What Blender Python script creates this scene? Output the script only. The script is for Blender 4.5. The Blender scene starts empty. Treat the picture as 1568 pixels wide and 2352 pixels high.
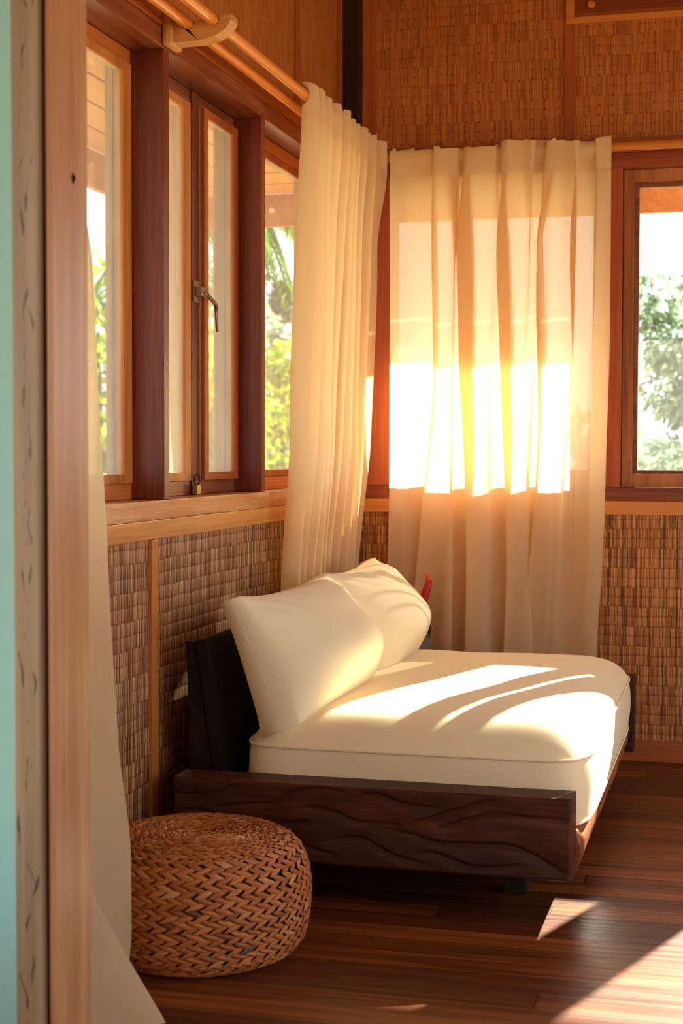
import bpy, bmesh, math, random
import numpy as np
from mathutils import Vector, Matrix, noise as mnoise

random.seed(7)
C = bpy.context.scene.collection
SC = bpy.context.scene
PI = math.pi

# ------------------------------------------------------------------ camera
F_PX = 3525.0
yaw, pit, rol = math.radians(14.608), math.radians(2.2143), math.radians(0.1176)
cam = bpy.data.cameras.new('camera')
cam.sensor_fit = 'HORIZONTAL'
cam.sensor_width = 24.0
cam.lens = F_PX / 1568 * 24.0
cam.clip_start = 0.05
cam.clip_end = 400
cam.dof.use_dof = True
cam.dof.focus_distance = 4.3
cam.dof.aperture_fstop = 5.0
co = bpy.data.objects.new('camera', cam)
C.objects.link(co)
fw = Vector((-math.sin(yaw), math.cos(yaw), 0)); rt = Vector((math.cos(yaw), math.sin(yaw), 0)); up = Vector((0, 0, 1))
fw2 = fw * math.cos(pit) - up * math.sin(pit)
up2 = up * math.cos(pit) + fw * math.sin(pit)
r3 = rt * math.cos(rol) + up2 * math.sin(rol)
u3 = up2 * math.cos(rol) - rt * math.sin(rol)
m = Matrix((r3, u3, -fw2)).transposed().to_4x4()
m.translation = Vector((0, 0, 1.15))
co.matrix_world = m
SC.camera = co

# ------------------------------------------------------------------ light
SC.view_settings.view_transform = 'Standard'
SC.view_settings.look = 'None'
SC.view_settings.gamma = 1
SC.view_settings.exposure = 0.26
SC.view_settings.use_curve_mapping = False
SC.cycles.use_denoising = True
SC.cycles.max_bounces = 10
SC.cycles.diffuse_bounces = 6
SC.cycles.glossy_bounces = 3
SC.cycles.transmission_bounces = 6
SC.cycles.transparent_max_bounces = 16
SC.cycles.sample_clamp_indirect = 6

w = bpy.data.worlds.new('world'); SC.world = w; w.use_nodes = True
bg = w.node_tree.nodes['Background']
bg.inputs[0].default_value = (0.86, 0.94, 1.0, 1)
bg.inputs[1].default_value = 2.7

SUN_DIR = Vector((0.326 * math.cos(math.radians(28.05)), 0.945 * math.cos(math.radians(28.05)), math.sin(math.radians(28.05))))
sl = bpy.data.lights.new('sun', 'SUN'); sl.energy = 36.0; sl.angle = math.radians(0.53); sl.color = (1.0, 0.86, 0.69)
so = bpy.data.objects.new('sun', sl); C.objects.link(so)
so.rotation_euler = (-SUN_DIR).to_track_quat('-Z', 'Y').to_euler()


# ------------------------------------------------------------------ materials
def lin(r, g, b):
    f = lambda c: (c / 255 / 12.92) if c / 255 <= 0.04045 else ((c / 255 + 0.055) / 1.055) ** 2.4
    return (f(r), f(g), f(b), 1)


class NT:
    def __init__(s, name):
        s.m = bpy.data.materials.new(name); s.m.use_nodes = True
        s.t = s.m.node_tree; s.t.nodes.clear()
        s.out = s.t.nodes.new('ShaderNodeOutputMaterial')

    def n(s, typ, **k):
        d = s.t.nodes.new('ShaderNode' + typ)
        ins = k.pop('i', {})
        for a, v in k.items(): setattr(d, a, v)
        for a, v in ins.items():
            if hasattr(v, 'is_linked') or hasattr(v, 'links'): s.t.links.new(v, d.inputs[a])
            else: d.inputs[a].default_value = v
        return d

    def math(s, op, a, b=0.0, c=0.0):
        return s.n('Math', operation=op, i={0: a, 1: b, 2: c}).outputs[0]

    def ramp(s, fac, stops, interp='LINEAR'):
        d = s.n('ValToRGB', i={0: fac}); r = d.color_ramp; r.interpolation = interp
        while len(r.elements) < len(stops): r.elements.new(0.5)
        for e, (p, c) in zip(r.elements, stops): e.position = p; e.color = c
        return d.outputs[0]

    def mix(s, fac, a, b, blend='MIX'):
        d = s.n('Mix', data_type='RGBA', blend_type=blend, i={0: fac, 6: a, 7: b})
        return d.outputs[2]

    def done(s, sh):
        s.t.links.new(sh, s.out.inputs[0]); return s.m


def scaled(v, k): return (v[0] * k, v[1] * k, v[2] * k, 1)


def wood(name, dark, mid, light, axis=2, scale=14.0, rough=0.45, bump=0.15, spec=0.4, stretch=0.07, wear=None, wearamt=0.5, cracks=None):
    t = NT(name)
    tc = t.n('TexCoord').outputs['Object']
    sc = [1, 1, 1]; sc[axis] = stretch
    mp = t.n('Mapping', i={0: tc, 3: tuple(sc)}).outputs[0]
    n1 = t.n('TexNoise', i={'Vector': mp, 'Scale': scale, 'Detail': 6.0, 'Roughness': 0.62, 'Distortion': 0.8}).outputs[0]
    sc2 = [1, 1, 1]; sc2[axis] = stretch * 0.35
    mp2 = t.n('Mapping', i={0: tc, 3: tuple(sc2)}).outputs[0]
    n2 = t.n('TexNoise', i={'Vector': mp2, 'Scale': scale * 14, 'Detail': 3.0, 'Roughness': 0.6}).outputs[0]
    f = t.math('ADD', t.math('MULTIPLY', n1, 0.72), t.math('MULTIPLY', n2, 0.28))
    col = t.ramp(f, [(0.30, dark), (0.5, mid), (0.70, light)])
    if wear:
        n3 = t.n('TexNoise', i={'Vector': mp, 'Scale': scale * 1.7, 'Detail': 5.0, 'Roughness': 0.7}).outputs[0]
        wf = t.ramp(n3, [(0.46, (0, 0, 0, 1)), (0.62, (wearamt,) * 3 + (1,))])
        col = t.mix(wf, col, wear)
    # small dark knots and checks
    mp3 = t.n('Mapping', i={0: tc, 3: tuple(0.25 if k == axis else 1 for k in range(3))}).outputs[0]
    vo = t.n('TexVoronoi', i={'Vector': mp3, 'Scale': 7.0}).outputs[0]
    kf = t.ramp(vo, [(0.02, (0.75,) * 3 + (1,)), (0.075, (0, 0, 0, 1))])
    col = t.mix(kf, col, scaled(dark, 0.35))
    if cracks:
        sp = t.n('SeparateXYZ', i={0: tc})
        for x0, sd in cracks:
            wz = t.n('TexNoise', noise_dimensions='1D', i={'W': t.math('ADD', t.math('MULTIPLY', sp.outputs[2], 1.6), sd), 'Detail': 1.5}).outputs[0]
            mz = t.n('TexNoise', noise_dimensions='1D', i={'W': t.math('ADD', t.math('MULTIPLY', sp.outputs[2], 3.1), sd * 3.0), 'Detail': 2.0}).outputs[0]
            dx = t.math('ABSOLUTE', t.math('SUBTRACT', sp.outputs[0], t.math('ADD', x0, t.math('MULTIPLY', t.math('SUBTRACT', wz, 0.5), 0.05))))
            wd = t.math('MULTIPLY', t.math('MAXIMUM', t.math('SUBTRACT', mz, 0.50), 0.0), 0.012)
            ck = t.ramp(t.math('DIVIDE', dx, t.math('ADD', wd, 0.00005)), [(0.6, (0.85,) * 3 + (1,)), (1.0, (0, 0, 0, 1))])
            col = t.mix(ck, col, lin(46, 36, 30))
    b = t.n('Bump', i={'Strength': bump, 'Distance': 0.004, 'Height': f}).outputs[0]
    p = t.n('BsdfPrincipled', i={'Base Color': col, 'Roughness': rough, 'Normal': b, 'Specular IOR Level': spec})
    return t.done(p.outputs[0])


def mat_straw(name, axis, pal, rowdark, thread1, thread2, threadamt, wob=0.006, rowh=0.0365, ths=0.05, mark=0.0, edgeamt=0.5, relief=1.0):
    """straw mat: rows of vertical straw bundles, stitched over coloured threads. axis = 0 for a wall along x, 1 along y"""
    t = NT(name)
    tc = t.n('TexCoord').outputs['Object']
    sp = t.n('SeparateXYZ', i={0: tc})
    u, z = sp.outputs[axis], sp.outputs[2]
    wv = t.n('TexNoise', noise_dimensions='2D', i={'Vector': t.n('CombineXYZ', i={0: t.math('MULTIPLY', u, 6.0), 1: t.math('MULTIPLY', z, 3.0)}).outputs[0], 'Scale': 1.0, 'Detail': 3.0}).outputs[0]
    wv2 = t.n('TexNoise', noise_dimensions='2D', i={'Vector': t.n('CombineXYZ', i={0: t.math('MULTIPLY', u, 130.0), 1: t.math('MULTIPLY', z, 4.0)}).outputs[0], 'Scale': 1.0, 'Detail': 2.0}).outputs[0]
    bunch = t.n('TexWhiteNoise', noise_dimensions='1D', i={'W': t.math('FLOOR', t.math('MULTIPLY', u, 95.0))}).outputs[0]
    zz = t.math('ADD', t.math('ADD', z, t.math('MULTIPLY', wv, wob * 3)), t.math('ADD', t.math('MULTIPLY', wv2, wob * 1.7), t.math('MULTIPLY', bunch, wob * 0.35)))
    rz = t.math('DIVIDE', zz, rowh)
    row = t.math('FLOOR', rz); fr = t.math('SUBTRACT', rz, row)
    wu = t.n('TexNoise', noise_dimensions='2D', i={'Vector': t.n('CombineXYZ', i={0: t.math('MULTIPLY', u, 40.0), 1: t.math('MULTIPLY', z, 22.0)}).outputs[0], 'Scale': 1.0, 'Detail': 2.0}).outputs[0]
    uu = t.math('ADD', u, t.math('MULTIPLY', wu, 0.006))
    cell = t.math('MULTIPLY', uu, 300.0)
    cf = t.math('FLOOR', cell)
    rnd = t.n('TexWhiteNoise', noise_dimensions='2D', i={'Vector': t.n('CombineXYZ', i={0: cf, 1: t.math('FLOOR', t.math('MULTIPLY', rz, 0.5))}).outputs[0]}).outputs[0]
    big = t.n('TexNoise', noise_dimensions='2D', i={'Vector': t.n('CombineXYZ', i={0: t.math('MULTIPLY', uu, 150.0), 1: t.math('ADD', t.math('MULTIPLY', row, 7.31), t.math('MULTIPLY', z, 3.0))}).outputs[0], 'Scale': 1.0, 'Detail': 4.0, 'Roughness': 0.7}).outputs[0]
    rr = t.math('ADD', t.math('MULTIPLY', rnd, 0.58), t.math('MULTIPLY', big, 0.45))
    col = t.ramp(rr, [(0.2, pal[0]), (0.42, pal[1]), (0.62, pal[2]), (0.85, pal[3])])
    # the row boundary: straws tuck in
    ab = t.math('ABSOLUTE', t.math('SUBTRACT', fr, 0.5))
    edge = t.ramp(ab, [(0.40, (0, 0, 0, 1)), (0.495, (1, 1, 1, 1))])
    col = t.mix(t.math('MULTIPLY', edge, edgeamt), col, rowdark)
    # coloured warp threads
    tu = t.math('DIVIDE', t.math('ADD', u, t.math('MULTIPLY', wu, 0.004)), ths)
    ti = t.math('FLOOR', tu); tf = t.math('ABSOLUTE', t.math('SUBTRACT', t.math('SUBTRACT', tu, ti), 0.5))
    trn = t.n('TexWhiteNoise', noise_dimensions='1D', i={'W': ti}).outputs[0]
    tcol = t.mix(t.math('GREATER_THAN', trn, 0.55), thread1, thread2)
    tl = t.math('LESS_THAN', tf, 0.05)
    gap = t.n('TexNoise', noise_dimensions='2D', i={'Vector': t.n('CombineXYZ', i={0: t.math('MULTIPLY', ti, 3.7), 1: t.math('MULTIPLY', z, 20.0)}).outputs[0], 'Scale': 1.0, 'Detail': 1.0}).outputs[0]
    gv = t.ramp(gap, [(0.32, (0.25,) * 3 + (1,)), (0.46, (1, 1, 1, 1))])
    tm = t.math('MULTIPLY', t.math('MULTIPLY', tl, gv), threadamt)
    if mark:
        tm = t.math('MULTIPLY', tm, t.math('GREATER_THAN', edge, 0.2))
        tm = t.math('MULTIPLY', tm, mark)
    col = t.mix(tm, col, tcol)
    cfrac = t.math('SUBTRACT', cell, cf)
    straw_h = t.math('SINE', t.math('MULTIPLY', cfrac, PI))
    bulge = t.math('SUBTRACT', 1.0, t.math('POWER', t.math('MULTIPLY', ab, 2.0), 3.0))
    slant = t.math('MULTIPLY', fr, -0.5)
    h = t.math('ADD', t.math('ADD', t.math('MULTIPLY', straw_h, 0.10), t.math('MULTIPLY', rnd, 0.22)), t.math('ADD', bulge, slant))
    h = t.math('SUBTRACT', h, t.math('MULTIPLY', tl, 0.5))
    b = t.n('Bump', i={'Strength': 0.7 * relief, 'Distance': 0.004, 'Height': h}).outputs[0]
    p = t.n('BsdfPrincipled', i={'Base Color': col, 'Roughness': 0.55, 'Normal': b, 'Specular IOR Level': 0.35})
    return t.done(p.outputs[0])


def floor_mat():
    t = NT('floor_planks')
    tc = t.n('TexCoord').outputs['Object']
    sp = t.n('SeparateXYZ', i={0: tc})
    x, y = sp.outputs[0], sp.outputs[1]
    pw = 0.095
    yr = t.math('DIVIDE', y, pw); row = t.math('FLOOR', yr); fy = t.math('SUBTRACT', yr, row)
    off = t.n('TexWhiteNoise', noise_dimensions='1D', i={'W': row}).outputs[0]
    xr = t.math('DIVIDE', t.math('ADD', x, t.math('MULTIPLY', off, 3.1)), 2.4); ci = t.math('FLOOR', xr); fx = t.math('SUBTRACT', xr, ci)
    pr = t.n('TexWhiteNoise', noise_dimensions='2D', i={'Vector': t.n('CombineXYZ', i={0: ci, 1: row}).outputs[0]}).outputs[0]
    v = t.n('CombineXYZ', i={0: t.math('ADD', t.math('MULTIPLY', x, 0.7), t.math('MULTIPLY', pr, 9.0)), 1: t.math('MULTIPLY', y, 17.0), 2: pr}).outputs[0]
    g = t.n('TexNoise', i={'Vector': v, 'Scale': 2.2, 'Detail': 7.0, 'Roughness': 0.65, 'Distortion': 0.6}).outputs[0]
    f = t.math('ADD', t.math('MULTIPLY', g, 0.8), t.math('MULTIPLY', pr, 0.22))
    col = t.ramp(f, [(0.28, lin(50, 22, 9)), (0.5, lin(100, 48, 18)), (0.72, lin(158, 86, 34))])
    gy = t.math('MINIMUM', fy, t.math('SUBTRACT', 1.0, fy)); gx = t.math('MINIMUM', fx, t.math('SUBTRACT', 1.0, fx))
    seam = t.math('MAXIMUM', t.math('LESS_THAN', gy, 0.014), t.math('LESS_THAN', gx, 0.0012))
    col = t.mix(t.math('MULTIPLY', seam, 0.8), col, lin(22, 10, 6))
    sv = t.n('CombineXYZ', i={0: t.math('MULTIPLY', x, 2.2), 1: t.math('MULTIPLY', y, 60.0)}).outputs[0]
    sn = t.n('TexNoise', i={'Vector': sv, 'Scale': 1.0, 'Detail': 4.0}).outputs[0]
    rough = t.math('ADD', 0.24, t.math('MULTIPLY', sn, 0.28))
    h = t.math('SUBTRACT', t.math('ADD', t.math('MULTIPLY', sn, 1.1), t.math('MULTIPLY', g, 0.3)), seam)
    b = t.n('Bump', i={'Strength': 0.6, 'Distance': 0.0025, 'Height': h}).outputs[0]
    p = t.n('BsdfPrincipled', i={'Base Color': col, 'Roughness': rough, 'Normal': b, 'Specular IOR Level': 0.6})
    return t.done(p.outputs[0])


def cloth(name, col, trans=0.0, tcol=None, bump=0.12, wscale=900.0, mottled=0.06, see=0.0, drape=False):
    t = NT(name)
    tc = t.n('TexCoord').outputs['Object']
    n = t.n('TexNoise', i={'Vector': tc, 'Scale': 5.0, 'Detail': 4.0}).outputs[0]
    c = t.mix(t.math('MULTIPLY', n, mottled * 2), col, scaled(col, 0.72))
    wn = t.n('TexNoise', i={'Vector': tc, 'Scale': wscale, 'Detail': 1.0}).outputs[0]
    tv = t.n('Mapping', i={0: tc, 3: (2.0, 2.0, 0.16)}).outputs[0] if drape else tc
    fold = t.n('TexNoise', i={'Vector': tv, 'Scale': 26.0, 'Detail': 4.0, 'Roughness': 0.6}).outputs[0]
    h = t.math('ADD', t.math('MULTIPLY', wn, 0.10), t.math('MULTIPLY', fold, 0.55))
    b = t.n('Bump', i={'Strength': bump, 'Distance': 0.006, 'Height': h}).outputs[0]
    if trans <= 0:
        p = t.n('BsdfPrincipled', i={'Base Color': c, 'Roughness': 0.9, 'Normal': b, 'Specular IOR Level': 0.1, 'Sheen Weight': 0.15})
        return t.done(p.outputs[0])
    d = t.n('BsdfDiffuse', i={'Color': c, 'Normal': b})
    tr = t.n('BsdfTranslucent', i={'Color': tcol or col, 'Normal': b})
    mx = t.n('MixShader', i={0: trans, 1: d.outputs[0], 2: tr.outputs[0]})
    if see:
        # the open weave lets a little light straight through
        op = t.n('BsdfTransparent', i={'Color': (1.0, 0.97, 0.90, 1)})
        mx = t.n('MixShader', i={0: see, 1: mx.outputs[0], 2: op.outputs[0]})
    return t.done(mx.outputs[0])


def glass(name, dust=0.0):
    t = NT(name)
    tr = t.n('BsdfTransparent', i={'Color': (0.96, 0.985, 0.97, 1)})
    gl = t.n('BsdfGlossy', i={'Color': (1, 1, 1, 1), 'Roughness': 0.01})
    fr = t.n('Fresnel', i={'IOR': 1.45}).outputs[0]
    a = t.n('MixShader', i={0: t.math('MULTIPLY', fr, 0.6), 1: tr.outputs[0], 2: gl.outputs[0]}).outputs[0]
    if dust:
        tc = t.n('TexCoord').outputs['Object']
        n = t.n('TexNoise', i={'Vector': tc, 'Scale': 9.0, 'Detail': 6.0, 'Roughness': 0.7}).outputs[0]
        f = t.math('MULTIPLY', t.math('ADD', n, 0.4), dust)
        tl = t.n('BsdfTranslucent', i={'Color': (0.95, 0.95, 0.93, 1)})
        a = t.n('MixShader', i={0: f, 1: a, 2: tl.outputs[0]}).outputs[0]
    return t.done(a)


def plain(name, col, rough=0.5, metal=0.0, spec=0.5, nscale=20.0, namt=0.25, bump=0.0):
    t = NT(name)
    tc = t.n('TexCoord').outputs['Object']
    n = t.n('TexNoise', i={'Vector': tc, 'Scale': nscale, 'Detail': 5.0, 'Roughness': 0.65}).outputs[0]
    c = t.mix(t.math('MULTIPLY', n, namt * 2), col, scaled(col, 0.55))
    k = {'Base Color': c, 'Roughness': rough, 'Metallic': metal, 'Specular IOR Level': spec}
    if bump: k['Normal'] = t.n('Bump', i={'Strength': bump, 'Distance': 0.004, 'Height': n}).outputs[0]
    return t.done(t.n('BsdfPrincipled', i=k).outputs[0])


def fibre(name, stops, rough=0.55, grainaxis=None):
    t = NT(name)
    g = t.n('NewGeometry')
    col = t.ramp(g.outputs['Random Per Island'], stops)
    tc = t.n('TexCoord').outputs['Object']
    n = t.n('TexNoise', i={'Vector': tc, 'Scale': 260.0, 'Detail': 2.0}).outputs[0]
    col = t.mix(t.math('MULTIPLY', n, 0.5), col, lin(96, 46, 20))
    b = t.n('Bump', i={'Strength': 0.3, 'Distance': 0.001, 'Height': n}).outputs[0]
    return t.done(t.n('BsdfPrincipled', i={'Base Color': col, 'Roughness': rough, 'Normal': b, 'Specular IOR Level': 0.4}).outputs[0])


def leafmat(name, stops, trans=0.45):
    t = NT(name)
    g = t.n('NewGeometry')
    col = t.ramp(g.outputs['Random Per Island'], stops)
    d = t.n('BsdfDiffuse', i={'Color': col}); tr = t.n('BsdfTranslucent', i={'Color': col})
    return t.done(t.n('MixShader', i={0: trans, 1: d.outputs[0], 2: tr.outputs[0]}).outputs[0])


MAHOG = wood('mahogany', lin(62, 24, 16), lin(112, 48, 28), lin(150, 74, 44), 2, 12, 0.38)
REDOR = wood('red_orange_wood', lin(112, 46, 20), lin(160, 74, 34), lin(190, 98, 50), 2, 10, 0.42)
MAHOG_X = wood('mahogany_x', lin(96, 40, 18), lin(140, 66, 30), lin(172, 92, 46), 0, 12, 0.38)
MAHOG_Y = wood('mahogany_y', lin(80, 34, 20), lin(132, 66, 40), lin(182, 112, 74), 1, 12, 0.30, wear=lin(170, 112, 84), wearamt=0.35)
HONEY = wood('honey_wood', lin(150, 84, 34), lin(196, 122, 56), lin(224, 158, 88), 2, 10, 0.42)
HONEY_X = wood('honey_wood_x', lin(166, 92, 34), lin(210, 132, 58), lin(232, 164, 86), 0, 8, 0.4)
HONEY_Y = wood('honey_wood_y', lin(178, 112, 52), lin(218, 152, 80), lin(240, 188, 116), 1, 8, 0.4)
SILL_Y = wood('worn_sill_wood', lin(150, 88, 42), lin(196, 130, 74), lin(220, 164, 108), 1, 9, 0.42, wear=lin(236, 200, 156), wearamt=0.6)
ORANGE_Z = wood('orange_wood', lin(118, 54, 20), lin(164, 84, 32), lin(196, 112, 50), 2, 10, 0.45)
ORANGE_X = wood('orange_wood_x', lin(118, 54, 20), lin(160, 82, 32), lin(192, 110, 50), 0, 10, 0.45)
ORANGE_Y = wood('orange_wood_y', lin(150, 76, 28), lin(196, 112, 46), lin(222, 144, 70), 1, 10, 0.45)
PALE_Z = wood('skylit_weathered_wood', lin(150, 118, 80), lin(190, 158, 112), lin(216, 190, 146), 2, 9, 0.6)  # weathered outside wood; the cream also paints sky light on orange timber
BROWN_Z = wood('brown_sash_wood', lin(128, 70, 34), lin(184, 112, 60), lin(206, 138, 82), 2, 10, 0.5)
BROWN_X = wood('brown_sash_wood_x', lin(84, 44, 22), lin(134, 78, 42), lin(168, 106, 62), 0, 10, 0.5)
DARKW = wood('dark_post_wood', lin(20, 10, 6), lin(36, 19, 10), lin(58, 32, 16), 2, 12, 0.5)
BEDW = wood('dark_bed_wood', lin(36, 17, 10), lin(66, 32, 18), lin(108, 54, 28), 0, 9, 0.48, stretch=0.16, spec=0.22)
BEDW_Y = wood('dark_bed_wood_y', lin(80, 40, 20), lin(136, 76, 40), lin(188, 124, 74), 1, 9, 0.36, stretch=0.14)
BEDBACK = wood('near_black_wood', lin(16, 10, 7), lin(28, 17, 11), lin(48, 30, 19), 1, 9, 0.6, spec=0.18)
POSTW = wood('weathered_post', lin(108, 88, 62), lin(150, 128, 96), lin(174, 154, 122), 2, 9, 0.38, bump=0.3, stretch=0.05, cracks=[(-0.012, 2.0), (-0.004, 7.7)])
POSTR = wood('red_post', lin(150, 100, 62), lin(178, 126, 82), lin(200, 152, 108), 2, 20, 0.35, bump=0.25, stretch=0.05)
POSTG = wood('groove_shade', lin(48, 20, 12), lin(84, 36, 20), lin(120, 56, 30), 2, 10, 0.5)  # dark tone paints the shade inside the post's notch
RODW = wood('rod_wood', lin(206, 118, 48), lin(230, 142, 64), lin(244, 168, 88), 1, 16, 0.22, stretch=0.03)
RODW_X = wood('rod_wood_x', lin(184, 104, 40), lin(214, 130, 56), lin(232, 154, 78), 0, 16, 0.28, stretch=0.03)
BRACK = wood('bracket_wood', lin(180, 118, 58), lin(212, 152, 86), lin(232, 180, 112), 0, 10, 0.45)
SOFFIT = wood('soffit_boards', lin(196, 134, 76), lin(222, 166, 104), lin(236, 188, 130), 1, 6, 0.6)
FASCIA = wood('fascia_wood', lin(136, 94, 60), lin(178, 130, 86), lin(200, 154, 110), 1, 6, 0.6)

PAL_L = (lin(84, 42, 24), lin(134, 80, 44), lin(176, 124, 76), lin(214, 176, 124))
PAL_B = (lin(104, 56, 22), lin(158, 94, 40), lin(192, 126, 62), lin(218, 160, 92))
STRAW_L = mat_straw('straw_mat_left', 1, PAL_L, lin(58, 26, 14), lin(30, 62, 60), lin(118, 36, 34), 0.95, wob=0.004, edgeamt=0.38, relief=0.8)
STRAW_B = mat_straw('straw_mat_back', 0, PAL_B, lin(78, 34, 14), lin(34, 58, 54), lin(128, 34, 24), 0.9, wob=0.003, edgeamt=0.42, relief=0.65)
PAL_U = (lin(138, 76, 32), lin(166, 96, 40), lin(184, 110, 48), lin(198, 124, 60))
STRAW_UB = mat_straw('straw_mat_upper', 0, PAL_U, lin(98, 48, 20), lin(40, 22, 12), lin(56, 28, 14), 1.0, wob=0.0025, mark=0.8, edgeamt=0.14, relief=0.22)
STRAW_UL = mat_straw('straw_mat_upper_left', 1, PAL_U, lin(98, 48, 20), lin(44, 24, 12), lin(56, 28, 14), 1.0, wob=0.0015, mark=0.25, edgeamt=0.0, relief=0.15)

FLOOR = floor_mat()
CURT = cloth('curtain_cotton', lin(238, 212, 168), 0.50, lin(250, 222, 174), bump=0.3, wscale=700, see=0.085, drape=True)
CURT_H = cloth('curtain_heading', lin(234, 205, 158), 0.20, lin(246, 204, 146), bump=0.4, wscale=700, see=0.02)
LINEN = cloth('cream_linen', lin(241, 224, 184), 0, bump=0.10)
LINEN2 = cloth('cushion_linen', lin(241, 223, 184), 0, bump=0.16)
PANE = glass('clear_pane', 0.06)
PANE_D = glass('dusty_pane', 0.013)
TEAL = plain('teal_plaster', lin(168, 228, 222), 0.8, nscale=60, namt=0.12, bump=0.1)
IRON = plain('aged_metal', lin(150, 128, 100), 0.4, 0.8, nscale=90)
RUST = plain('rusty_iron', lin(60, 36, 26), 0.6, 0.6, nscale=120)
BRASS = plain('worn_brass', lin(196, 168, 110), 0.35, 0.9, nscale=80)
STONE = plain('grey_stone', lin(110, 100, 90), 0.8, nscale=40, bump=0.4)
FIB = fibre('water_hyacinth', [(0.0, lin(96, 58, 36)), (0.08, lin(166, 92, 38)), (0.5, lin(190, 110, 48)), (0.92, lin(206, 130, 64)), (1.0, lin(212, 156, 104))])
CORE = plain('dark_fibre', lin(40, 20, 10), 0.9)
LEAF_Y = leafmat('yellow_green_leaf', [(0, lin(84, 140, 40)), (0.5, lin(150, 186, 50)), (0.8, lin(216, 214, 70)), (1, lin(244, 228, 110))])
LEAF_G = leafmat('green_leaf', [(0, lin(52, 96, 44)), (0.5, lin(90, 140, 58)), (1, lin(150, 186, 84))])
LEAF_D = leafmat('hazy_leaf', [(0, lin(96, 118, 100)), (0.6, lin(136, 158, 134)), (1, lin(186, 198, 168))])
BARK = plain('bark', lin(120, 96, 70), 0.9, nscale=14, bump=0.5)
GRASS = plain('sandy_ground', lin(168, 148, 104), 0.9, nscale=3)
ROOFM = plain('roof_thatch', lin(120, 90, 60), 0.9, nscale=8, bump=0.5)
RED = plain('red_bract', lin(190, 30, 22), 0.5, nscale=30)
REDT = plain('orange_bract', lin(238, 92, 40), 0.5, nscale=30)
GREENL = plain('dark_leaf', lin(38, 84, 26), 0.4, nscale=20)
WHITE = plain('white_disc', lin(250, 248, 240), 0.3, namt=0.03)
CEIL = wood('ceiling_boards', lin(100, 56, 26), lin(140, 84, 42), lin(168, 108, 60), 1, 8, 0.5)


# ------------------------------------------------------------------ mesh helpers
def loc(o):
    return Vector(o.location) + (loc(o.parent) if o.parent else Vector((0, 0, 0)))


def obj(name, bm, mats, parent=None, smooth=False):
    me = bpy.data.meshes.new(name)
    if parent is not None: bmesh.ops.translate(bm, verts=bm.verts, vec=-loc(parent))
    bm.to_mesh(me); bm.free()
    for mm in (mats if isinstance(mats, (list, tuple)) else [mats]): me.materials.append(mm)
    if smooth:
        for p in me.polygons: p.use_smooth = True
    o = bpy.data.objects.new(name, me); C.objects.link(o)
    if parent is not None: o.parent = parent
    return o


def tag(o, label, cat, group=None, kind=None):
    o['label'] = label; o['category'] = cat
    if group: o['group'] = group
    if kind: o['kind'] = kind
    return o


def thing(name, label, cat, at=(0, 0, 0), group=None, kind=None):
    o = bpy.data.objects.new(name, None); o.empty_display_size = 0.05
    C.objects.link(o); o.location = at
    return tag(o, label, cat, group, kind)


def BM(): return bmesh.new()


def box(bm, x0, x1, y0, y1, z0, z1, bev=0.0, mi=0):
    r = bmesh.ops.create_cube(bm, size=1.0)
    vs = r['verts']
    for v in vs:
        v.co = Vector(((x0 + x1) / 2 + v.co.x * (x1 - x0), (y0 + y1) / 2 + v.co.y * (y1 - y0), (z0 + z1) / 2 + v.co.z * (z1 - z0)))
    fs = list({f for v in vs for f in v.link_faces})
    if bev:
        es = list({e for v in vs for e in v.link_edges})
        rr = bmesh.ops.bevel(bm, geom=es, offset=bev, segments=2, affect='EDGES', profile=0.6)
        fs = rr['faces'] + [f for f in fs if f.is_valid]
    for f in fs:
        if f.is_valid: f.material_index = mi
    return bm


def boxes(*L, bev=0.0):
    bm = BM()
    for b in L: box(bm, *b, bev=bev)
    return bm


def tube(bm, pts, rad, seg=10, caps=True, closed=False, mi=0):
    pts = [Vector(p) for p in pts]; n = len(pts)
    rads = rad if isinstance(rad, (list, tuple)) else [rad] * n
    prev = None; rings = []
    for i in range(n):
        if closed: t = (pts[(i + 1) % n] - pts[i - 1])
        else: t = pts[min(i + 1, n - 1)] - pts[max(i - 1, 0)]
        t.normalize()
        if prev is None:
            a = Vector((0, 0, 1)) if abs(t.z) < 0.9 else Vector((1, 0, 0))
            nrm = t.cross(a).normalized()
        else:
            nrm = (prev - t * prev.dot(t)).normalized()
        prev = nrm; b = t.cross(nrm)
        rings.append([bm.verts.new(pts[i] + (nrm * math.cos(2 * PI * k / seg) + b * math.sin(2 * PI * k / seg)) * rads[i]) for k in range(seg)])
    for i in range(n if closed else n - 1):
        A, B = rings[i], rings[(i + 1) % n]
        for k in range(seg):
            f = bm.faces.new((A[k], A[(k + 1) % seg], B[(k + 1) % seg], B[k])); f.smooth = True; f.material_index = mi
    if caps and not closed:
        f = bm.faces.new(rings[0][::-1]); f.material_index = mi
        f = bm.faces.new(rings[-1]); f.material_index = mi
    return bm


def grid(bm, P, closed_u=False, mi=0, smooth=True):
    """P[i][j] points -> quads"""
    V = [[bm.verts.new(p) for p in row] for row in P]
    n, mm = len(V), len(V[0])
    for i in range(n - 1):
        for j in range(mm if closed_u else mm - 1):
            j2 = (j + 1) % mm
            f = bm.faces.new((V[i][j], V[i][j2], V[i + 1][j2], V[i + 1][j])); f.smooth = smooth; f.material_index = mi
    return V


def lathe(bm, prof, cx, cy, seg=32, mi=0):
    P = [[Vector((cx + r * math.cos(2 * PI * k / seg), cy + r * math.sin(2 * PI * k / seg), z)) for k in range(seg)] for r, z in prof]
    return grid(bm, P, closed_u=True, mi=mi)


# ------------------------------------------------------------------ setting: room shell
XL, YB = -1.5, 5.8           # inside faces of the left and back walls
XO, YO = -1.64, 5.94         # outside faces
XR, YF, ZC = 2.5, -2.6, 3.3
STRUCT = 'structure'


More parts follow.
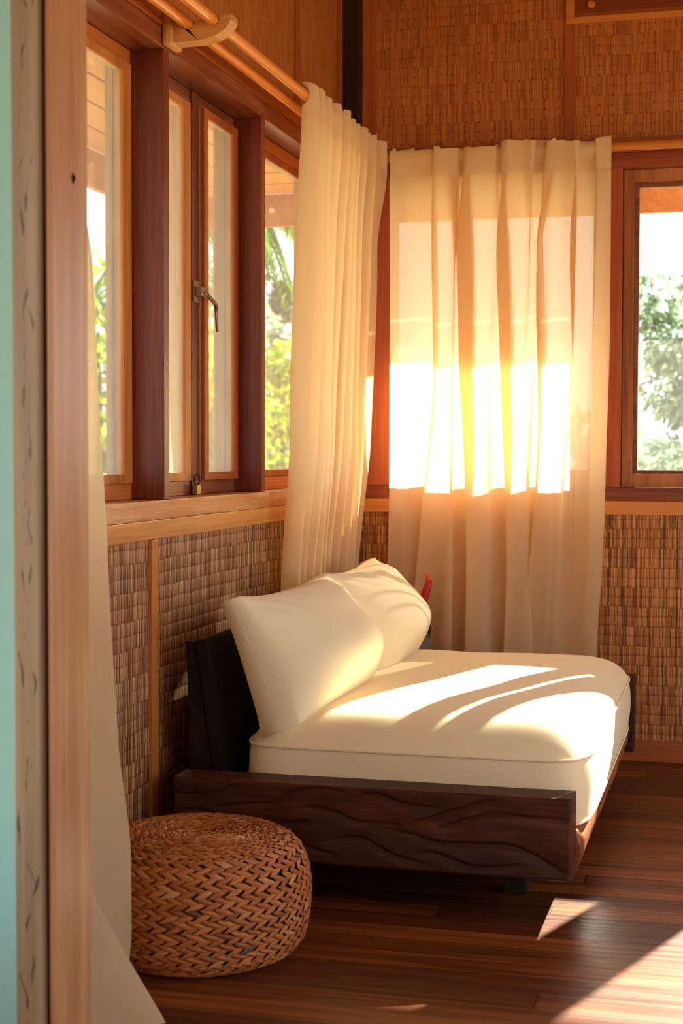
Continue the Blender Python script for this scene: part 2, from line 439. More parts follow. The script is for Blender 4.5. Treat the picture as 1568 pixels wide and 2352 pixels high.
def struct(name, bm, m, label, cat, parent=None):
    o = obj(name, bm, m, parent)
    if parent is None: tag(o, label, cat, kind=STRUCT)
    return o


struct('floor', boxes((XO, XR + 0.14, YF - 0.14, YO, -0.12, 0.0)), FLOOR, 'dark red-brown polished plank floor running under the daybed', 'floor')
struct('ceiling', boxes((XO, XR + 0.14, YF - 0.14, YO, ZC, ZC + 0.1)), CEIL, 'plank ceiling above the room, out of view', 'ceiling')

# left wall: lower part of straw mat, upper part of finer mat
bm = BM()
box(bm, XO, XL, YF, -1.5, 0, 0.975, mi=0)
box(bm, XO, XL, -1.5, 2.05, 0, 0.4, mi=0)  # unseen opening above, added to let sky light onto the teal wall
box(bm, XO, XL, 2.05, YO, 0, 0.975, mi=0)
box(bm, XO, XL, YF, YO, 2.30, ZC, mi=1)
box(bm, XO, XL, YF, -1.5, 0.975, 2.30, mi=1)
box(bm, XO, XL, 2.05, 2.5, 0.975, 2.30, mi=1)
box(bm, XO, XL, 5.62, YO, 0.975, 2.30, mi=1)
struct('wall_left', bm, [STRAW_L, STRAW_UL], 'wall of woven straw matting on the left, below and above its windows', 'wall')
bm = BM()
box(bm, XL, XR, YB, YO, 0, 0.975, mi=0)
box(bm, XL, XR, YB, YO, 2.30, ZC, mi=1)
box(bm, XL, -1.42, YB, YO, 0.975, 2.30, mi=1)
box(bm, 2.40, XR, YB, YO, 0.975, 2.30, mi=1)
struct('wall_back', bm, [STRAW_B, STRAW_UB], 'wall of woven straw matting at the back, behind the daybed', 'wall')
bm = BM()
box(bm, XR, XR + 0.14, YF, YO, 0, 0.60)
box(bm, XR, XR + 0.14, YF, YO, 2.50, ZC)
for a, b in ((YF, -1.6), (0.4, 0.6), (2.4, 2.6), (5.0, YO)): box(bm, XR, XR + 0.14, a, b, 0.60, 2.50)
struct('wall_right', bm, STRAW_L, 'straw mat wall on the right, out of view', 'wall')
bm = BM()
box(bm, XO, -0.5, YF - 0.14, YF, 0, ZC)
box(bm, 0.45, XR + 0.14, YF - 0.14, YF, 0, ZC)
box(bm, -0.5, 0.45, YF - 0.14, YF, 2.3, ZC)
struct('wall_front', bm, STRAW_UB, 'straw mat wall behind the viewer with a doorway, out of view', 'wall')

# partition and door post in the left foreground
struct('wall_partition', boxes((XL, -1.1126, 2.27, 2.34, 0, ZC)), TEAL, 'strip of pale teal painted wall at the left edge of the photo', 'wall')
post = thing('door_post', 'tall weathered wooden door post beside the teal wall in the left foreground', 'post', (-1.08, 2.29, 0), kind=STRUCT)
obj('jamb_board', boxes((-1.1120, -1.0670, 2.212, 2.36, 0, ZC - 0.01), bev=0.003), POSTW, post)
obj('groove_board', boxes((-1.0669, -1.0530, 2.240, 2.358, 0, ZC - 0.01)), POSTG, post)
obj('face_board', boxes((-1.0600, -1.0490, 2.226, 2.361, 0, ZC - 0.01), bev=0.002), POSTR, post)
bm = BM()
tube(bm, [(-1.0489, 2.303, 1.600), (-1.0478, 2.303, 1.591), (-1.0489, 2.303, 1.582)], [0.001, 0.0045, 0.001], 8)
obj('nail_hole', bm, plain('black_hole', lin(8, 6, 5), 0.9), post)

# ------------------------------------------------------------------ setting: trims
T = 0
def trim(bm, m, label, smooth=False):
    global T
    T += 1
    return struct('trim_%d' % T, bm, m, label, 'trim')


trim(boxes((XO - 0.02, XL + 0.004, 2.46, 5.70, 0.9715, 1.0225), bev=0.003), SILL_Y, 'worn honey-coloured window sill beam along the left wall')
trim(boxes((XL - 0.02, XL + 0.006, 2.46, 5.795, 0.9205, 0.9705), bev=0.002), HONEY_Y, 'pale honey board under the left window sill')
trim(boxes((XO - 0.01, XL + 0.003, 2.46, 5.79, 2.222, 2.277), bev=0.002), MAHOG_Y, 'reddish header beam over the left windows')
trim(boxes((XL - 0.01, XL + 0.006, 2.46, 5.79, 2.278, 2.345), bev=0.002), ORANGE_Y, 'orange board above the left header beam, behind the curtain rods')
trim(boxes((XO, XL + 0.001, 3.865, 3.907, 1.0235, 2.2215), bev=0.002), MAHOG, 'broad dark red post between the first and second left window, nearest the viewer')
trim(boxes((XO, XL + 0.001, 4.727, 4.766, 1.0235, 2.2215), bev=0.002), MAHOG, 'dark red post between the casement window and the curtained left window')
trim(boxes((XL - 0.01, XL + 0.010, 3.752, 3.800, 0.0, 0.9195), bev=0.002), HONEY, 'upright honey batten across the lower left matting')
trim(boxes((XL - 0.01, XL + 0.008, 5.098, 5.141, 2.346, ZC - 0.005), bev=0.002), ORANGE_Z, 'narrow upright batten on the upper left matting')
trim(boxes((XL - 0.01, XL + 0.008, 5.66, 5.728, 2.346, ZC - 0.005), bev=0.002), ORANGE_Z, 'upright batten on the left wall beside the dark corner post')
trim(boxes((XL, -1.43, 5.730, YB, 2.346, ZC - 0.005), bev=0.004), DARKW, 'nearly black square post in the upper corner of the room')
trim(boxes((-1.43, -1.374, YB - 0.010, YB + 0.01, 2.316, ZC - 0.005), bev=0.002), ORANGE_Z, 'upright orange batten on the back wall beside the dark corner post')
trim(boxes((-0.655, -0.619, YB - 0.010, YB + 0.01, 2.316, ZC - 0.005), bev=0.002), ORANGE_Z, 'upright orange batten on the upper back matting above the curtain')
trim(boxes((-1.43, XR - 0.02, YB - 0.006, YB + 0.02, 2.262, 2.315), bev=0.002), ORANGE_X, 'orange-brown board above the back windows, behind the rod')
trim(boxes((-1.43, XR - 0.02, YB - 0.004, YO + 0.01, 2.205, 2.261), bev=0.002), MAHOG_X, 'reddish header beam over the back windows')
trim(boxes((-1.46, XR - 0.02, YB - 0.004, YO + 0.02, 0.9725, 1.0225), bev=0.003), MAHOG_X, 'reddish window sill beam along the back wall')
trim(boxes((-1.46, XR - 0.02, YB - 0.006, YB + 0.02, 0.9205, 0.9715), bev=0.002), HONEY_X, 'bright honey board under the back window sill')
struct('baseboard_back', boxes((-1.49, XR - 0.005, YB - 0.014, YB + 0.01, 0, 0.080), bev=0.003), ORANGE_X, 'brown wooden baseboard along the back wall', 'baseboard')
struct('baseboard_left', boxes((XL - 0.01, XL + 0.012, 2.46, 5.785, 0, 0.080), bev=0.003), ORANGE_Y, 'brown wooden baseboard along the left wall', 'baseboard')
trim(boxes((-1.43, -1.315, YB + 0.001, YO, 1.0235, 2.2045), bev=0.002), REDOR, 'reddish corner board showing between the two curtains')
trim(boxes((-0.490, -0.440, YB + 0.001, YO, 1.0235, 2.2045), bev=0.002), REDOR, 'reddish post between the curtained back window and the open one')
for a, b, l in ((0.40, 0.545, 'broad post right of the open back window, out of view'), (1.40, 1.545, 'second broad post along the back windows, out of view'),):
    trim(boxes((a, b, YB + 0.001, YO, 1.0235, 2.2045), bev=0.002), MAHOG, l)

# framed shutter high on the back wall
sh = thing('wall_panel', 'framed dark red wooden panel at the top right corner of the photo', 'panel', (0.1, YB, 2.75), kind=STRUCT)
bm = boxes((-0.652, 0.9, YB - 0.014, YB - 0.001, 2.742, 2.766), (-0.652, -0.622, YB - 0.014, YB - 0.001, 2.767, ZC - 0.01), bev=0.003)
obj('panel_frame', bm, HONEY_X, sh)
obj('panel_rail', boxes((-0.620, 0.9, YB - 0.008, YB - 0.001, 2.767, 2.781), bev=0.001), ORANGE_X, sh)
obj('panel_board', boxes((-0.620, 0.9, YB - 0.005, YB - 0.001, 2.782, ZC - 0.01)), MAHOG_X, sh)
bm = BM(); tube(bm, [(-0.558, YB - 0.005, 2.808), (-0.558, YB - 0.016, 2.808)], 0.0135, 18)
obj('peg', bm, HONEY_X, sh)['label'] = 'round pale wooden peg'

# ------------------------------------------------------------------ setting: windows
GZ0, GZ1, SZ0, SZ1 = 1.090, 2.157, 1.066, 2.182


def sash_left(parent, y0, y1, stile, dx=0.0, m=HONEY, name='sash'):
    """a sash of the left wall: stiles, rails and pane, inner face at x = -1.588 + dx"""
    xi, xo = -1.588 + dx, -1.600 + dx
    bm = boxes((xo, xi, y0, y0 + stile, SZ0, SZ1), (xo, xi, y1 - stile, y1, SZ0, SZ1),
               (xo, xi, y0 + stile, y1 - stile, SZ0, GZ0), (xo, xi, y0 + stile, y1 - stile, GZ1, SZ1), bev=0.002)
    s = obj(name, bm, m, parent)
    obj('pane', boxes((-1.598 + dx, -1.5955 + dx, y0 + stile - 0.004, y1 - stile + 0.004, GZ0 - 0.004, GZ1 + 0.004)), PANE, s)
    bm = boxes((xo - 0.018, xo - 0.0005, y0, y0 + stile - 0.002, SZ0, SZ1), (xo - 0.018, xo - 0.0005, y1 - stile + 0.002, y1, SZ0, SZ1),
               (xo - 0.018, xo - 0.0005, y0 + stile, y1 - stile, SZ0, GZ0 - 0.002), (xo - 0.018, xo - 0.0005, y0 + stile, y1 - stile, GZ1 + 0.002, SZ1), bev=0.001)
    obj('outer_rim', bm, PALE_Z, s)['label'] = 'weathered outer rim, paled by painted-in sky light'
    return s


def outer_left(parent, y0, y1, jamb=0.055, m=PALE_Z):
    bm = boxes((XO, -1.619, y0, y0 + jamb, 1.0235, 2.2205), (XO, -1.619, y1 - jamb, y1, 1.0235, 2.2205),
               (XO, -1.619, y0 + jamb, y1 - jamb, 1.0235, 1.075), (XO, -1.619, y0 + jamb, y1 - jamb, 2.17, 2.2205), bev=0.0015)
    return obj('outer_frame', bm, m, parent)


w1 = thing('window_1', 'left window nearest the viewer, partly hidden by the door post', 'window', (-1.6, 3.2, 1.0235), kind=STRUCT)
sash_left(w1, 2.72, 3.862, 0.056)
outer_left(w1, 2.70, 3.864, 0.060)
obj('window_frame', boxes((-1.618, -1.592, 2.70, 3.864, 1.0235, 1.0655), (-1.618, -1.592, 2.70, 3.864, 2.1825, 2.2205), (-1.64, -1.592, 2.5, 2.699, 1.0235, 2.2205), bev=0.0015), ORANGE_Y, w1)

w2 = thing('window_2', 'left casement window with two narrow sashes and a latch', 'window', (-1.6, 4.32, 1.0235), kind=STRUCT)
sash_left(w2, 3.909, 4.318, 0.050)
s2 = sash_left(w2, 4.385, 4.705, 0.040, dx=0.018, m=ORANGE_Z)
obj('mullion', boxes((-1.64, -1.586, 4.319, 4.383, 1.0235, 2.2205), bev=0.0015), MAHOG, w2)
obj('window_frame', boxes((-1.618, -1.592, 3.909, 4.318, 1.0235, 1.0655), (-1.618, -1.592, 3.909, 4.318, 2.1825, 2.2205),
                          (-1.618, -1.592, 4.384, 4.725, 1.0235, 1.0655), (-1.618, -1.592, 4.384, 4.725, 2.1825, 2.2205),
                          (-1.618, -1.594, 4.706, 4.725, 1.066, 2.182), bev=0.0015), MAHOG_Y, w2)
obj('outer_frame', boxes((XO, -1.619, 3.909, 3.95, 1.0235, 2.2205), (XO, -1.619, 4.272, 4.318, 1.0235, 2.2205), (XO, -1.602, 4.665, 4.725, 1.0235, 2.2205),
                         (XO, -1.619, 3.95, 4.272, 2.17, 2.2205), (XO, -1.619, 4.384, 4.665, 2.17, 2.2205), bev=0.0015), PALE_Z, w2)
# latch on the mullion
lt = obj('latch', boxes((-1.586, -1.580, 4.322, 4.372, 1.597, 1.662), (-1.580, -1.560, 4.330, 4.366, 1.614, 1.642), bev=0.0015), IRON, w2)
bm = BM()
tube(bm, [(-1.566, 4.345, 1.628), (-1.556, 4.375, 1.622), (-1.550, 4.405, 1.606), (-1.548, 4.425, 1.594)], [0.006, 0.006, 0.0065, 0.0065], 8)
tube(bm, [(-1.548, 4.423, 1.598), (-1.547, 4.425, 1.57), (-1.545, 4.428, 1.515)], [0.006, 0.0055, 0.005], 8)
obj('latch_handle', bm, IRON, lt)

w3 = thing('window_3', 'fixed left window beside the curtain, looking out on palms', 'window', (-1.6, 5.18, 1.0235), kind=STRUCT)
sash_left(w3, 4.768, 5.615, 0.040, m=ORANGE_Z)
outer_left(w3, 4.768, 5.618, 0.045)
obj('window_frame', boxes((-1.618, -1.570, 4.768, 5.618, 1.0235, 1.0655), (-1.618, -1.580, 4.768, 5.618, 2.1825, 2.2205), bev=0.0015), ORANGE_Y, w3)


def win_back(n, x0, x1, label, dusty=False, mull=None):
    wd = thing('window_%d' % n, label, 'window', ((x0 + x1) / 2, 5.87, 1.0235), kind=STRUCT)
    st = 0.040; yi, yo = YB + 0.045, YB + 0.085
    z0, z1 = 1.0235, 2.2045
    bm = boxes((x0, x0 + st, yi, yo, z0, z1), (x1 - st, x1, yi, yo, z0, z1), (x0 + st, x1 - st, yi, yo, z0, 1.072), (x0 + st, x1 - st, yi, yo, 2.158, z1), bev=0.002)
    fr = obj('window_frame', bm, BROWN_Z, wd)
    bd = 0.018
    segs = [(x0 + st, x1 - st)] if mull is None else [(x0 + st, mull[0]), (mull[3], x1 - st)]
    if mull is not None:
        obj('mullion', boxes((mull[0], mull[1], yi - 0.004, yo, 1.0725, 2.1575), (mull[2], mull[3], yi, yo + 0.004, 1.0725, 2.1575), bev=0.002), BROWN_Z, wd)
    for a, b in segs:
        bm = boxes((a, a + bd, yi + 0.008, yo - 0.004, 1.0725, 2.1575), (b - bd, b, yi + 0.008, yo - 0.004, 1.0725, 2.1575),
                   (a + bd, b - bd, yi + 0.008, yo - 0.004, 1.0725, 1.087), (a + bd, b - bd, yi + 0.008, yo - 0.004, 2.138, 2.1575), bev=0.002)
        s = obj('bead', bm, BROWN_X, wd)
        obj('pane', boxes((a + bd - 0.003, b - bd + 0.003, yi + 0.022, yi + 0.025, 1.084, 2.141)), PANE_D if dusty else PANE, s)
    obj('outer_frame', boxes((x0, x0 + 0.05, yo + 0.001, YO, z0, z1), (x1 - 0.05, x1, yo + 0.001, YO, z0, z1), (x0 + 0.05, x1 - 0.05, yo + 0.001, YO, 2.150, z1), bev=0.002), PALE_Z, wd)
    return wd


win_back(4, -1.40, -0.492, 'sunlit window glowing behind the drawn back curtain')
win_back(5, -0.438, 0.398, 'uncovered back window at the right edge with hazy trees outside', True, (-0.150, -0.072, -0.045, 0.035))
win_back(6, 0.547, 1.398, 'third back window, out of view', False)
win_back(7, 1.547, 2.398, 'fourth back window, out of view', False)

# ------------------------------------------------------------------ setting: eaves outside
XE, YE = -2.55, 7.00
bm = BM()
def slab(pts):
    v = [bm.verts.new(p) for p in pts]
    q = [bm.verts.new((p[0], p[1], p[2] + 0.03)) for p in pts]
    bm.faces.new(v[::-1]); bm.faces.new(q)
    for i in range(4): bm.faces.new((v[i], v[(i + 1) % 4], q[(i + 1) % 4], q[i]))
nb = 7
for i in range(nb):     # boards along y over the left side, then along x over the back
    a, b = i / nb, (i + 1) / nb - 0.012
    xa, xb = XE + (XO - XE) * a, XE + (XO - XE) * b
    za, zb = 2.372 + 0.16 * a, 2.372 + 0.16 * b
    ya, yb2 = YE - (YE - YO) * a, YE - (YE - YO) * b
    slab([(xa, -3, za), (xb, -3, zb), (xb, yb2, zb), (xa, ya, za)])
    slab([(xa, ya, za), (xb, yb2, zb), (5.5, yb2, zb), (5.5, ya, za)])
struct('soffit', bm, SOFFIT, 'tan plank soffit under the eaves seen through the windows', 'soffit')
bm = BM()
box(bm, XE - 0.03, XE, -3, YE + 0.03, 2.22, 2.372, bev=0.003)
box(bm, XE, 5.5, YE, YE + 0.03, 2.22, 2.372, bev=0.003)
struct('fascia', bm, FASCIA, 'brown fascia board hanging at the edge of the eaves outside', 'fascia')
bm = BM()
v = [bm.verts.new(p) for p in ((XE - 0.05, -3, 2.42), (XE - 0.05, YE + 0.05, 2.42), (XO, YO, 2.62), (XO, -3, 2.62))]
bm.faces.new(v)
v = [bm.verts.new(p) for p in ((XE - 0.05, YE + 0.05, 2.42), (5.5, YE + 0.05, 2.42), (5.5, YO, 2.62), (XO, YO, 2.62))]
bm.faces.new(v)
struct('roof', bm, ROOFM, 'roof over the eaves, above the soffit', 'roof')
for px, py, l in ((-0.095, YE - 0.008, 'small round white disc on the eave board outside the right-hand back window'), (-2.165, YE - 0.008, 'small round pale disc on the eave board outside the curtained left window')):
    bm = BM(); tube(bm, [(px, py + 0.012, 2.297), (px, py, 2.297), (px, py - 0.012, 2.297)], [0.013, 0.014, 0.008], 14)
    tag(obj('eave_disc', bm, WHITE), l, 'fitting')  # plain white disc on the inner side of the board

bm = BM()
box(bm, -60, 60, -30, 90, -0.9, -0.8)
struct('ground', bm, GRASS, 'pale sandy ground outside the house', 'ground')

# ------------------------------------------------------------------ curtain rods and bracket
def rod(label, a, b, m, r=0.0155):
    bm = BM(); n = 24
    pts = [Vector(a).lerp(Vector(b), i / n) for i in range(n + 1)]
    tube(bm, pts, r, 20)
    return tag(obj('curtain_rod', bm, m), label, 'curtain rod', 'round wooden curtain rods')


ROX, RIX, RZ = -1.360, -1.430, 2.288
rod('outer round wooden rod along the left wall, carrying the left curtains', (ROX, 2.47, RZ), (ROX, 5.76, RZ), RODW)
rod('inner round wooden rod along the left wall, closer to the boards', (RIX, 2.47, RZ - 0.006), (RIX, 5.72, RZ - 0.006), RODW)
rod('wooden rod along the back wall above the window on the right', (-1.318, 5.735, 2.272), (2.42, 5.735, 2.272), RODW_X, 0.0165)

br = thing('rod_bracket', 'pale carved wooden bracket holding two rods on the left wall', 'bracket', (XL + 0.006, 3.9, 2.25))
obj('base_block', boxes((XL + 0.004, XL + 0.030, 3.845, 3.94, 2.225, 2.335), bev=0.010), BRACK, br)
# arm profile in x-z with two cradles, extruded along y
prof = [(-1.472, 2.235), (-1.40, 2.236), (-1.355, 2.245), (-1.325, 2.262), (-1.310, 2.285), (-1.310, 2.300), (-1.322, 2.303)]
def cradle(cx, cz, r, a0, a1, n=8):
    return [(cx + r * math.cos(a0 + (a1 - a0) * i / n), cz + r * math.sin(a0 + (a1 - a0) * i / n)) for i in range(n + 1)]
prof += [(-1.342, 2.297)] + cradle(ROX, RZ, 0.0165, -0.1, -PI + 0.1) + [(-1.395, 2.292)] + cradle(RIX, RZ - 0.006, 0.0165, -0.1, -PI + 0.1) + [(-1.455, 2.296), (-1.472, 2.300)]
bm = BM()
va = [bm.verts.new((x, 3.866, z)) for x, z in prof]; vb = [bm.verts.new((x, 3.922, z)) for x, z in prof]
bm.faces.new(va); bm.faces.new(vb[::-1])
for i in range(len(prof)):
    j = (i + 1) % len(prof); bm.faces.new((va[j], va[i], vb[i], vb[j]))
bmesh.ops.triangulate(bm, faces=[f for f in bm.faces if len(f.verts) > 4])
bmesh.ops.recalc_face_normals(bm, faces=bm.faces)
obj('arm', bm, BRACK, br)

# ------------------------------------------------------------------ curtains
def smooth01(t): t = max(0.0, min(1.0, t)); return t * t * (3 - 2 * t)


def interp(tab, z):
    """piecewise smooth interpolation in a table [(z, v), ...] sorted by falling z"""
    if z >= tab[0][0]: return tab[0][1]
    for (z0, a), (z1, b) in zip(tab, tab[1:]):
        if z >= z1:
            k = (z0 - z) / (z0 - z1); k = k * k * (3 - 2 * k) * 0.5 + k * 0.5
            return a + (b - a) * k
    return tab[-1][1]


def curtain(label, P_fn, nu, zs_head, zs_body, top_fn, at, rod_r):
    """P_fn(u, z) -> point; zs_head rows of the gathered heading, zs_body rows of the hanging panel"""
    t = thing('curtain', label, 'curtain', at, 'cream cotton curtains')
    us = [i / (nu - 1) for i in range(nu)]
    bm = BM(); grid(bm, [[P_fn(u, z) for u in us] for z in zs_body]); obj('panel', bm, CURT, t, True)
    bm = BM()
    rows = []
    for k, z in enumerate(zs_head):
        rows.append([P_fn(u, z + (top_fn(u) if k == 0 else top_fn(u) * 0.5 if k == 1 else 0)) for u in us])
    grid(bm, rows); o = obj('heading', bm, CURT_H, t, True); o['label'] = 'gathered heading with a ruffle above the rod'
    return t


def zlist(a, b, n): return [a + (b - a) * i / (n - 1) for i in range(n)]


# back curtain -------------------------------------------------------
# tucks: (position 0..1 by height, amount by height, width)
TUCK = [
    ([(2.3, 0.215), (1.4, 0.215), (0.4, 0.13)], [(2.3, 0.9), (2.0, 1.1), (1.0, 1.0), (0.4, 1.3)], 0.024),
    ([(2.3, 0.285), (1.5, 0.30), (0.4, 0.31)], [(2.3, 1.1), (1.9, 1.2), (1.2, 0.5), (0.4, 1.2)], 0.020),
    ([(2.3, 0.37), (1.5, 0.365), (0.4, 0.42)], [(2.3, 1.0), (1.9, 1.9), (1.2, 1.5), (0.4, 1.4)], 0.026),
    ([(2.3, 0.475), (1.5, 0.47), (0.4, 0.50)], [(2.3, 1.2), (1.9, 0.5), (0.8, 0.4), (0.4, 1.0)], 0.018),
    ([(2.3, 0.535), (1.5, 0.545), (0.4, 0.585)], [(2.3, 1.1), (1.9, 1.5), (1.2, 1.5), (0.4, 1.1)], 0.024),
    ([(2.3, 0.645), (1.9, 0.63), (0.4, 0.66)], [(2.3, 1.4), (1.9, 1.0), (1.2, 0.3), (0.4, 0.9)], 0.018),
    ([(2.3, 0.735), (1.9, 0.70), (0.4, 0.69)], [(2.3, 1.0), (1.9, 1.4), (1.2, 0.8), (0.4, 1.5)], 0.022),
    ([(2.3, 0.86), (1.7, 0.83), (0.4, 0.80)], [(2.3, 1.1), (1.9, 0.7), (1.2, 0.7), (0.4, 0.1)], 0.020),
    ([(2.3, 0.93), (1.7, 0.93), (0.4, 0.93)], [(2.3, 0.7), (1.9, 0.5), (1.2, 0.3), (0.4, 0.0)], 0.016),
]


rt_ = random.Random(41)
for k in range(16):
    c0 = rt_.uniform(0.03, 0.97); d0 = rt_.uniform(-0.03, 0.03); zf = rt_.uniform(0.5, 2.2)
    TUCK.append(([(2.3, c0), (1.4, c0 + d0), (0.4, c0 + 1.6 * d0)], [(2.3, rt_.uniform(0.7, 1.6)), (2.16, rt_.uniform(0.4, 1.1)), (zf, rt_.uniform(0.3, 0.9)), (zf - 0.45, rt_.uniform(0.0, 0.4)), (0.3, rt_.uniform(0, 0.5))], rt_.uniform(0.006, 0.011)))


def P_back(u, z):
    x0 = interp([(2.3, -1.302), (1.0, -1.304), (0.3, -1.322)], z); x1 = interp([(2.3, -0.474), (1.6, -0.474), (0.9, -0.488), (0.35, -0.514)], z)
    W = x1 - x0
    x = x0 + W * u
    y = 5.720 + 0.012 * math.sin(u * 11 + 0.6 * z) * smooth01((2.2 - z) / 0.5) + 0.006 * math.sin(u * 37 + z * 2)
    for q, (pos, amt, wd) in enumerate(TUCK):
        c = interp(pos, z); a = interp(amt, z); wd = wd * 1.55
        # wander a little like hand-gathered cloth
        c += 0.006 * math.sin(z * 4.1 + c * 40)
        s = (u - c) / wd
        if abs(s) < 4:
            e = math.exp(-s * s)
            x -= a * wd * W * 1.9 * s * e
            y += (1 if q % 2 else -1) * (0.020 if wd > 0.02 else 0.007) * a * s * math.exp(-s * s * 0.55) - (0.010 if wd > 0.02 else 0.004) * a * e
    k2 = smooth01((z - 2.286) / 0.022)
    y += k2 * (0.016 * mnoise.noise(Vector((u * 34, 0.7, 0))) - 0.004)
    # the rod pocket passes in front of the rod
    k = math.exp(-((z - 2.268) / 0.026) ** 4)
    y = y * (1 - k) + min(y, 5.714 + 0.12 * (y - 5.714)) * k if y > 5.714 else y
    return Vector((x, y - 0.004, z))


def ruffle(seed, n, amp):
    r = random.Random(seed); cuts = sorted(r.random() for _ in range(n)) + [2.0]
    seg = [(r.uniform(-amp, amp), r.uniform(-amp, amp)) for _ in cuts]
    def f(u):
        lo = 0.0
        for c, (h0, h1) in zip(cuts, seg):
            if u <= c: return h0 + (h1 - h0) * (u - lo) / max(0.02, min(c, 1.0) - lo)
            lo = c
        return 0.0
    return f


RUF_B, RUF_C = ruffle(5, 17, 0.010), ruffle(9, 12, 0.009)


def top_back(u): return RUF_B(u) + 0.004 * mnoise.noise(Vector((u * 55, 1.3, 0))) - 0.008 * (1 - u)


curtain('wide translucent cream curtain drawn across the back window, glowing with sun', P_back, 420,
        [2.302, 2.296, 2.288, 2.27, 2.25, 2.23, 2.212, 2.196, 2.188], zlist(2.189, 0.26, 90), top_back, (-0.89, 5.72, 0.26), 0.016)


# corner curtain on the left wall -----------------------------------
def P_corner(u, z):
    y0 = interp([(2.3, 4.735), (1.4, 4.765), (0.5, 4.80)], z); y1 = interp([(2.3, 5.690), (2.05, 5.655), (1.5, 5.655), (0.4, 5.665)], z)
    n = 9.5
    k = smooth01((2.25 - z) / 0.9)
    # folds stay put above, merge in twos lower down
    ph = 2 * PI * n * (u + 0.012 * math.sin(u * 9 + 1))
    amp = 0.024 + 0.010 * k * math.sin(u * 7 + 1.0)
    y = y0 + (y1 - y0) * u - 0.030 * math.sin(ph - 0.5) * (0.65 + 0.25 * math.sin(u * 23 + z * 1.3))
    xc = interp([(2.32, ROX), (2.2, ROX + 0.002), (1.9, -1.372), (1.2, -1.395), (0.7, -1.440), (0.4, -1.448)], z)
    x = xc - amp * math.cos(ph) + 0.006 * math.sin(z * 3 + u * 15)
    if u > 0.9: x += (u - 0.9) * 0.25 * smooth01((z - 1.9) / 0.3)
    x += 0.008
    k = math.exp(-((z - RZ) / 0.028) ** 4)
    if x < ROX + 0.019: x = x * (1 - k) + (ROX + 0.019 + 0.1 * (x - ROX)) * k
    return Vector((x, y, z))


def top_corner(u): return RUF_C(u) + 0.004 * mnoise.noise(Vector((u * 40, 8.1, 0)))


curtain('narrow pleated cream curtain bunched into the corner on the left rod', P_corner, 360,
        [2.325, 2.318, 2.305, 2.288, 2.27, 2.25, 2.23, 2.214], zlist(2.215, 0.40, 70), top_corner, (-1.40, 5.2, 0.40), 0.016)


# front curtain behind the door post --------------------------------
def P_front(u, z):
    k = smooth01((2.3 - z) / 2.2)
    edge = Vector((interp([(2.32, ROX), (1.9, -1.29), (1.5, -1.25), (0.6, -1.25), (0.02, -1.25)], z), interp([(2.32, 2.72), (1.5, 2.822), (0.95, 2.912), (0.53, 2.965), (0.3, 3.02), (0.12, 3.030), (0.02, 3.01)], z), 0))
    low = max(0.0, min(1.0, (0.62 - z) / 0.61))
    rx = -1.32 + 0.22 * low; ry = 2.60 + 0.250 * low ** 1.25
    ridge = Vector((rx, ry, 0))
    valley = edge.lerp(ridge, 0.45) + Vector((-0.05 - 0.03 * low, 0.0, 0))
    start = Vector((interp([(2.32, ROX), (1.5, -1.36), (0.02, -1.27)], z), 2.485, 0))
    pts = [(0.0, start), (0.22, start.lerp(ridge, 0.45) + Vector((-0.02, 0.02, 0))), (0.46, ridge), (0.68, valley), (1.0, edge)]
    for (a, p), (b, q) in zip(pts, pts[1:]):
        if u <= b:
            t = (u - a) / (b - a)
            if b == 1.0: t = t * t * (3 - 2 * t) * 0.6 + t * 0.4
            r = p.lerp(q, t); break
    wob = (0.010 * math.sin(u * 46 + z * 0.8)) * smooth01((z - 0.5) / 1.2)
    soft = 0.006 * mnoise.noise(Vector((u * 5, z * 2.4, 1.7)))
    x = r.x + wob + soft
    k = math.exp(-((z - RZ) / 0.028) ** 4)
    if x < ROX + 0.019: x = x * (1 - k) + (ROX + 0.019) * k
    return Vector((x, r.y + soft + wob * 0.5, z))


curtain('long cream curtain hanging beside the door post with its hem flared on the floor', P_front, 160,
        [2.325, 2.318, 2.305, 2.288, 2.27, 2.25, 2.23, 2.214], zlist(2.215, 0.008, 90), top_corner, (-1.26, 2.8, 0.0), 0.016)

# ------------------------------------------------------------------ padlock
pk = thing('padlock', 'small old padlock with a ring resting on the sill under the casement latch', 'padlock', (-1.575, 4.325, 1.023))
obj('lock_body', boxes((-1.584, -1.566, 4.310, 4.342, 1.0235, 1.054), bev=0.003), BRASS, pk)
bm = BM(); tube(bm, [(-1.575, 4.330 + 0.022 * math.cos(a), 1.068 + 0.016 * math.sin(a)) for a in [2 * PI * i / 24 for i in range(24)]], 0.0022, 8, closed=True)
obj('ring', bm, RUST, pk)

# ------------------------------------------------------------------ daybed
FY, BY = 3.665, 5.43
bed = thing('daybed', 'low dark wooden daybed with a carved front rail', 'daybed', (-0.89, 4.5, 0.0))
